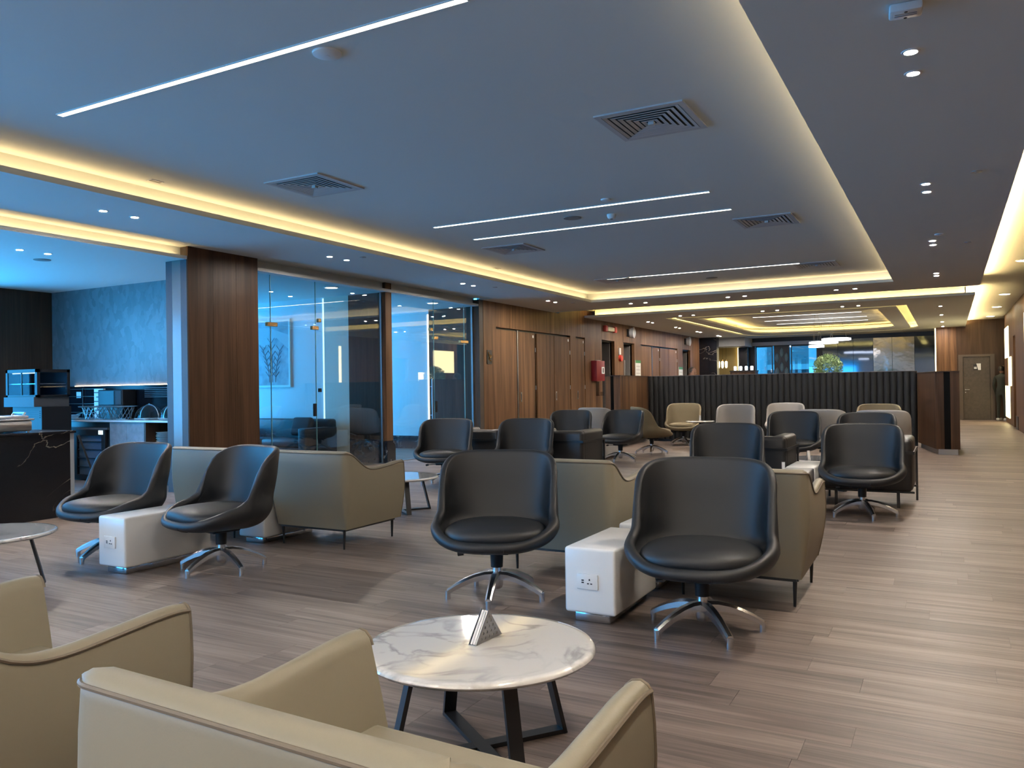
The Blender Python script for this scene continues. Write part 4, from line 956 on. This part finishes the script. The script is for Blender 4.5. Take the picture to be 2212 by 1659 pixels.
def cabinet(label, x0, x1, doors=1, m=None, open_=False, mb_=None):
    t = thing('base_cabinet', label, 'cabinet'); m = m or mat('grey_oak_front', (.16, .15, .15), .45, noise=.2, nscale=12)
    if open_:
        MB().box(x0, x0 + .02, YC, 8.23, .08, .884).box(x1 - .02, x1, YC, 8.23, .08, .884).box(x0 + .02, x1 - .02, YC, 8.23, .48, .50).box(x0 + .02, x1 - .02, 8.2, 8.23, .08, .884).box(x0 + .02, x1 - .02, YC, 8.2, .08, .10).build('carcass', WALNUT_D, t)
    else:
        MB().box(x0, x1, YC + .02, 8.23, .08, .884).build('carcass', WALNUT_D, t); w_ = (x1 - x0) / doors
        for k in range(doors): MB().box(x0 + k * w_ + .002, x0 + (k + 1) * w_ - .002, YC, YC + .02, .09, .88).build('door', m, t)
    MB().box(x0, x1, YC + .05, 8.2, 0, .08).build('kickboard', BLACK, t)
cabinet('pale blue lit cabinet fronts at the left of the pantry counter', -13.3, -12.38, 2, mat('pale_front', (.5, .55, .58), .3))
cabinet('grey oak double cabinet beside the wine fridge', -10.87, -10.1, 2)
cabinet('open walnut shelf unit holding the plates', -10.09, -9.12, 1, None, True)
t = thing('wine_fridge', 'black glass-door wine fridge under the pantry counter', 'fridge')
MB().box(-12.37, -10.89, YC + .03, 8.2, .0, .884).build('body', BLACK, t); MB().box(-12.36, -10.9, YC - .02, YC + .03, .77, .80).build('control_bar', BLUEMETAL, t)
MB().box(-11.1, -11.0, YC - .025, YC - .018, .70, .76).build('display', emit('fridge_display', (.6, .85, .9), 1.2), t); MB().box(-12.36, -11.7, YC - .0, YC + .03, .06, .77).build('side_panel', BLUEMETAL, t)
dm = MB(); x0, x1 = -11.72, -10.95
for a, b, c, d in ((x0, x1, .02, .09), (x0, x1, .68, .77), (x0, x0 + .09, .09, .68), (x1 - .09, x1, .09, .68)): dm.box(a, b, YC - .02, YC + .02, c, d)
dr = dm.build('door', BLACKP, t); MB().box(x0 + .09, x1 - .09, YC - .005, YC + .002, .09, .68).build('pane', glass('fridge_glass', (.75, .8, .85), 2.2), dr); MB().box(x0 + .09, x1 - .09, YC + .02, YC + .035, .09, .68).build('lit_back', mat('fridge_lit', (.35, .42, .5), .4), t)
for z in (.2, .33, .46, .58): MB().box(x0 + .09, x1 - .09, YC + .003, YC + .018, z, z + .012).build('rack', STEEL, t)
t = thing('display_cabinet', 'black chilled display cabinet with glass front and side in the pantry corner', 'display cabinet')
x0, x1, y0, y1, z0, z1 = -12.17, -11.4, 6.8, 7.29, 1.27, 1.67; m = MB(); e = .045
for x in (x0, x1 - e):
    for y in (y0, y1 - e): m.box(x, x + e, y, y + e, z0, z1)
m.box(x0, x1, y0, y1, z0, z0 + .03).box(x0, x1, y0, y1, z1 - .045, z1).box(x0, x0 + .02, y0 + e, y1 - e, z0 + .03, z1 - e).box(x0 + e, x1 - e, y1 - .02, y1, z0 + .03, z1 - e); m.build('housing', BLACKP, t)
CG = glass('cabinet_glass', (.75, .8, .85), .3)
MB().box(x0 + e, x1 - e, y0 + .006, y0 + .012, z0 + .03, z1 - e).build('pane', CG, t); MB().box(x1 - .012, x1 - .006, y0 + e, y1 - e, z0 + .03, z1 - e).build('pane', CG, t)
MB().box(x0 + .03, x1 - .03, y0 + .03, y1 - .03, 1.455, 1.467).build('shelf', STEEL, t); MB().box((x0 + x1) / 2 - .012, (x0 + x1) / 2 + .012, y0, y0 + .012, z0 + .03, z1 - e).build('mullion', BLACKP, t)
MB().box(x0 + .08, x1 - .08, y0 + .05, y0 + .065, z1 - .06, z1 - .047).build('lamp', emit('cabinet_lamp', (.8, .9, 1), 1.5), t)
MB().box(x0, x1 - .03, y0 - .03, y1, 1.13, z0).build('front_panel', BLUEMETAL, t); MB().box(x0 + .08, x1 + .02, y0 + .05, y1, 0, 1.13).build('plinth', BLACKP, t)
for k in range(4): MB().box(x0 + .2, x1 - .02, y0 + .044, y0 + .051, .97 + k * .03, .98 + k * .03).build('grille_slat', BLUEMETAL, t)
t = thing('backsplash', 'black splashback with a warm light line behind the counter', 'splashback'); MB().box(-13.35, -9.1, 8.22, 8.25, .916, 1.43).build('panel', mat('black_gloss', (.006, .008, .012), .2, spec=.2), t)
MB().box(-12.75, -9.1, 8.235, 8.248, 1.432, 1.438).build('led_strip', E_LED, t)
for k in range(6): MB().box(-10.95, -9.9, 8.2, 8.22, 1.24 + k * .028, 1.25 + k * .028).build('louvre', mat('dark_louvre', (.08, .1, .13), .35), t)
MB().box(-12.68, -12.56, 8.215, 8.22, 1.24, 1.34).build('socket', WHITE, t)
for z in (1.0, 1.14, 1.26, 1.38): MB().box(-13.2, -12.1, 8.2, 8.212, z, z + .008).build('rail', STEEL, t)
for x in (-12.95, -12.5): MB().box(x, x + .012, 8.2, 8.212, .92, 1.4).build('rail', STEEL, t)
t = thing('drip_panel', 'white slotted panel standing on the pantry counter', 'panel', (-11.93, 8.12, .9155)); MB().box(-.115, .115, -.02, .02, 0, .47).build('body', WHITE, t)
for k in range(5): MB().box(-.06 if k % 2 else -.115, .115 if k % 2 else .06, -.022, -.019, .12 + k * .07, .135 + k * .07).build('slot', BLACK, t)
t = thing('microwave', 'black microwave on the pantry counter below the plaster wall', 'microwave', (-11.45, 8.08, .9155)); MB().rbox(-.3, .3, -.115, .12, .2, .45, .01, 1).build('body', BLACKP, t); MB().box(-.27, .1, -.121, -.115, .22, .43).build('door', mat('black_gloss', (.006, .008, .012), .2, spec=.2), t); MB().box(.14, .27, -.121, -.115, .22, .43).build('keypad', BLUEMETAL, t); MB().box(-.29, .29, -.11, .11, 0, .2).build('stand', BLACK, t)
def wire_basket(label, x, y):
    t = thing('wire_basket', label, 'basket', (x, y, .9155)); b = MB()
    for k in range(16):
        a = 2 * pi * k / 16; c = 2 * pi * (k + 1.5) / 16; d = 2 * pi * (k - 1.5) / 16
        b.tube([(.17 * cos(a), .12 * sin(a), .005), (.22 * cos(c), .16 * sin(c), .18)], .004, 4); b.tube([(.17 * cos(a), .12 * sin(a), .005), (.22 * cos(d), .16 * sin(d), .18)], .004, 4)
    b.build('wires', CHROME, t); MB().lathe([(.14, .182), (.23, .190), (.24, .20), (.225, .205)], 28).build('tray', CHROME, t, True); MB().tube([(.17 * cos(2 * pi * k / 20), .12 * sin(2 * pi * k / 20), .005) for k in range(20)], .005, 5, True).build('base_ring', CHROME, t)
wire_basket('patterned wire riser carrying a tray, the nearer one on the pantry counter', -11.42, 7.70); wire_basket('patterned wire riser carrying a tray, behind and right of the other', -10.88, 7.74)
def dome(label, x, y):
    t = thing('food_dome', label, 'food cover', (x, y, .9155)); MB().lathe([(.17, 0), (.20, .012), (.21, .022), (.18, .024)], 30).build('plate', WHITE, t, True)
    MB().lathe([(.20 * cos(a), .025 + .19 * sin(a)) for a in [pi / 2 * i / 10 for i in range(10)]] + [(.01, .215)], 30).build('cover', glass('acrylic', (.9, .9, .9), 1.2), t, True)
    MB().tube([(.205 * cos(pi * i / 16), 0, .025 + .195 * sin(pi * i / 16)) for i in range(17)], .006, 6).build('rim', CHROME, t, True); MB().lathe([(.008, .215), (.014, .225), (.006, .235)], 12).build('knob', CHROME, t, True)
dome('clear roll-top food dome on the counter beside the wire risers', -10.38, 7.85); dome('clear food dome partly hidden by the column', -9.86, 7.85)
def bowl(label, x, y, r, m=WHITE, z=.9155):
    t = tag(MB().lathe([(r * .45, 0), (r * .8, r * .25), (r, r * .5), (r * .96, r * .5), (r * .75, r * .28), (r * .3, .01)], 26).build('bowl', m, None, True), label, 'bowl', 'bowls on the pantry counter'); t.location = (x, y, z)
bowl('white bowl with a ladle at the left of the counter', -12.1, 7.75, .13); bowl('small white bowl before the wire riser, first of two', -11.86, 7.64, .06); bowl('small white bowl before the wire riser, second of two', -11.72, 7.60, .05); bowl('shallow white bowl beside the second food dome', -10.12, 7.60, .06)
t = thing('ladle', 'steel ladle resting in the white bowl', 'ladle', (-12.1, 7.75, .9155)); MB().tube([(.0, 0, .03), (.12, .02, .075), (.26, .04, .10)], .006, 6).build('handle', STEEL, t); MB().lathe([(.005, .012), (.03, .02), (.04, .04)], 12).build('scoop', STEEL, t, True)
t = thing('tray', 'flat dark tray at the left end of the pantry counter', 'tray', (-12.55, 7.7, .9155)); MB().rbox(-.24, .24, -.1, .1, 0, .02, .006, 1).build('base', BLUEMETAL, t)
NTH = 'first second third fourth fifth sixth seventh eighth ninth tenth eleventh twelfth thirteenth fourteenth'.split()
for k in range(14):
    o = tag(MB().lathe([(.07, 0), (.12, .008), (.135, .016), (.12, .012), (.05, .005)], 24).build('plate', WHITE, None, True), f'white plate {NTH[k]} from the bottom of the stack on the walnut shelf', 'plate', 'stacked plates'); o.location = (-9.85 + .006 * ((k * 7) % 5 - 2), 7.72, .5005 + k * .0175)

# ================================================================== FAR BAR, PENDANTS, PLANT, PEOPLE
for k, (x, y, z, r, lab) in enumerate(((-3.08, 27.0, 2.68, .43, 'largest and highest'), (-3.61, 28.2, 2.65, .45, 'middle'), (-3.48, 25.6, 2.42, .22, 'smallest and lowest'))):
    t = thing('disc_pendant', f'glowing white disc pendant over the far bar, the {lab}', 'pendant lamp', (x, y, z))
    MB().cyl((0, 0, -.03), (0, 0, .03), r, n=40).build('shade', E_PEND, t); MB().cyl((0, 0, .03), (0, 0, .04), r * .9, n=32).build('top_plate', WHITE, t); w_ = MB()
    for a in range(3): w_.cyl((r * .7 * cos(a * 2.1), r * .7 * sin(a * 2.1), .04), (r * .3 * cos(a * 2.1), r * .3 * sin(a * 2.1), UP - z), .004, n=5)
    w_.build('suspension_wire', STEEL, t)
for k, x in enumerate((-8.13, -7.98, -7.83)):
    t = thing('bottle_pendant', f'small glowing glass pendant before the gold niche, {ORD[k]} of three from the marble pier', 'pendant lamp', (x, 32.4, 1.98), group='small pendants by the gold niche')
    MB().lathe([(.025, 0), (.045, .06), (.05, .22), (.035, .27)], 16).build('shade', emit('amber_glass', (1.0, .85, .5), 5), t, True); MB().cyl((0, 0, .27), (0, 0, .34), .02, n=10).build('socket', GOLD, t); MB().cyl((0, 0, .34), (0, 0, 2.82 - 1.98), .004, n=5).build('cord', BLACK, t)
t = thing('host_stand', 'dark timber counter with small lamps beyond the screen', 'counter', (-6.6, 30.0, 0)); MB().box(-.45, .45, -.25, .25, 0, 1.78).build('body', WALNUT_D, t); MB().box(-.47, .47, -.27, .27, 1.78, 1.82).build('top', BLACK, t); MB().box(-.4, .4, -.262, -.25, 1.70, 1.72).build('trim_line', WALNUT, t)
for k in range(4):
    o = tag(MB().lathe([(.03, 0), (.05, .01), (.055, .13), (.04, .16)], 14).build('candle_lamp', emit('candle_lamp', (.9, .95, 1), 1.5), None, True), f'small white lamp on the dark counter, {ORD[k]} from the niche', 'lamp', 'small lamps on the dark counter'); o.location = (-6.9 + k * .2, 29.9, 1.82)
t = thing('potted_tree', 'leafy green potted tree showing above the padded screen', 'plant', (-2.72, 22.0, 0))
MB().lathe([(.17, 0), (.22, .02), (.25, .5), (.23, .5), (.2, .42)], 24).build('pot', BLACKP, t, True); MB().tube([(0, 0, .4), (.02, 0, .9), (-.01, .02, 1.5)], .03, 8).build('trunk', WALNUT_D, t, True)
fo = MB(); rnd = random.Random(3)
for k in range(2600):
    a, b = rnd.random() * 2 * pi, math.acos(2 * rnd.random() - 1); rr = .37 * (.45 + .55 * rnd.random() ** .5)
    c = Vector((rr * sin(b) * cos(a), rr * sin(b) * sin(a), 1.70 + rr * .98 * cos(b)))
    d = Vector((rnd.uniform(-1, 1), rnd.uniform(-1, 1), rnd.uniform(-.3, 1))).normalized() * .032; s_ = d.orthogonal().normalized() * .012; s_.rotate(Matrix.Rotation(rnd.random() * 6.28, 3, d))
    up = d.cross(s_).normalized() * .004
    fo.add([c - d, c + s_ + up, c + d, c - s_ + up], [(0, 1, 2), (0, 2, 3)])
o = fo.build('foliage', mat('olive_leaf', (.24, .35, .15), .5, noise=.45, nscale=30), t); o['kind'] = 'stuff'
def person(label, loc, rz, cloth, skin, hair, shoes, h=1.76, arm_bend=.12):
    t = thing('person', label, 'person', loc, rz); k = h / 1.76
    V = [(0, 0, .95), (0, -.01, 1.12), (0, -.01, 1.30), (0, 0, 1.43), (0, -.005, 1.50), (0, -.015, 1.56)]
    R_ = [(.155, .105), (.145, .10), (.165, .11), (.12, .085), (.055, .055), (.05, .05)]
    E_ = [(0, 1), (1, 2), (2, 3), (3, 4), (4, 5)]
    for s_ in (-1, 1):
        b = len(V); V += [(s_ * .10, 0, .90), (s_ * .105, -.01, .50), (s_ * .11, .015, .10), (s_ * .115, -.07, .045), (s_ * .12, -.15, .035)]; R_ += [(.085, .09), (.06, .065), (.042, .045), (.045, .035), (.035, .025)]; E_ += [(0, b), (b, b + 1), (b + 1, b + 2), (b + 2, b + 3), (b + 3, b + 4)]
        b = len(V); V += [(s_ * .19, 0, 1.41), (s_ * .235, .02, 1.14), (s_ * .24, -.06 - arm_bend * .3, .90), (s_ * .24, -.08 - arm_bend * .4, .82)]; R_ += [(.06, .06), (.047, .047), (.035, .035), (.035, .022)]; E_ += [(3, b), (b, b + 1), (b + 1, b + 2), (b + 2, b + 3)]
        hb = b + 3
        for f in range(4): V.append((s_ * .24, -.125 - arm_bend * .4 + .022 * f, .735 + .006 * abs(f - 1))); R_.append((.009, .009)); E_.append((hb, len(V) - 1))
        V.append((s_ * .215, -.14 - arm_bend * .4, .79)); R_.append((.01, .01)); E_.append((hb, len(V) - 1))
    me = bpy.data.meshes.new('body'); me.from_pydata([Vector(v) * k for v in V], E_, []); o = bpy.data.objects.new('body', me); COL.objects.link(o); o.parent = t; me.materials.append(cloth)
    md = o.modifiers.new('skin', 'SKIN'); md.use_smooth_shade = True
    for i, v in enumerate(me.skin_vertices[0].data): v.radius = (R_[i][0] * k, R_[i][1] * k); v.use_root = i == 0
    sb = o.modifiers.new('sub', 'SUBSURF'); sb.levels = 1; sb.render_levels = 1
    hd = MB().lathe([(.03, -.125), (.055, -.105), (.072, -.05), (.078, .0), (.076, .05), (.06, .095), (.03, .118), (.006, .122)], 20, (0, 0, 0)); hd.v = [(x, y * 1.18 - .012, z) for x, y, z in hd.v]
    H = hd.build('head', skin, t, True); H.location = (0, -.02, 1.64 * k)
    fm = MB(); fm.add([(0, -.125, .0 - .035), (.016, -.10, -.035), (-.016, -.10, -.035), (0, -.10, .02)], [(0, 1, 3), (0, 3, 2), (0, 2, 1), (1, 2, 3)]); fm.build('nose', skin, H, True)
    for s_ in (-1, 1):
        MB().lathe([(.002, -.009), (.009, 0), (.002, .009)], 8, (s_ * .03, -.096, .008)).build('eye', BLACK, H, True); MB().lathe([(.004, -.03), (.014, 0), (.004, .03)], 8, (s_ * .08, 0, -.005)).build('ear', skin, H, True)
    MB().rbox(-.024, .024, -.103, -.092, -.066, -.056, .004, 1).build('mouth', mat('lip', (.25, .09, .08), .5), H)
    hh = MB().lathe([(.084, -.03), (.09, .03), (.082, .08), (.058, .12), (.02, .14), (.004, .142)], 20); hh.v = [(x, y * 1.15 + .018, z + (.03 if y < 0 and z < .04 else 0)) for x, y, z in hh.v]; hh.build('hair', hair, H, True)
    for s_ in (-1, 1): MB().rbox(s_ * .115 * k - .048, s_ * .115 * k + .048, -.19 * k, .075 * k, 0, .085, .03, 3).build('shoe', shoes, t, True)
    return t
SKIN = mat('skin', (.30, .16, .10), .55); HAIR = mat('dark_hair', (.012, .008, .006), .5)
person('dark haired person of whom only the head shows above the padded screen', (-5.45, 19.1, 0), radians(70), mat('dark_jacket', (.02, .02, .025), .8), SKIN, HAIR, BLACK, 1.72)
person('person in dark clothes and white shoes standing at the end of the aisle', (1.52, 30.75, 0), radians(150), mat('dark_green_clothes', (.018, .022, .018), .85), SKIN, HAIR, mat('white_shoe', (.7, .7, .68), .6), 1.78)
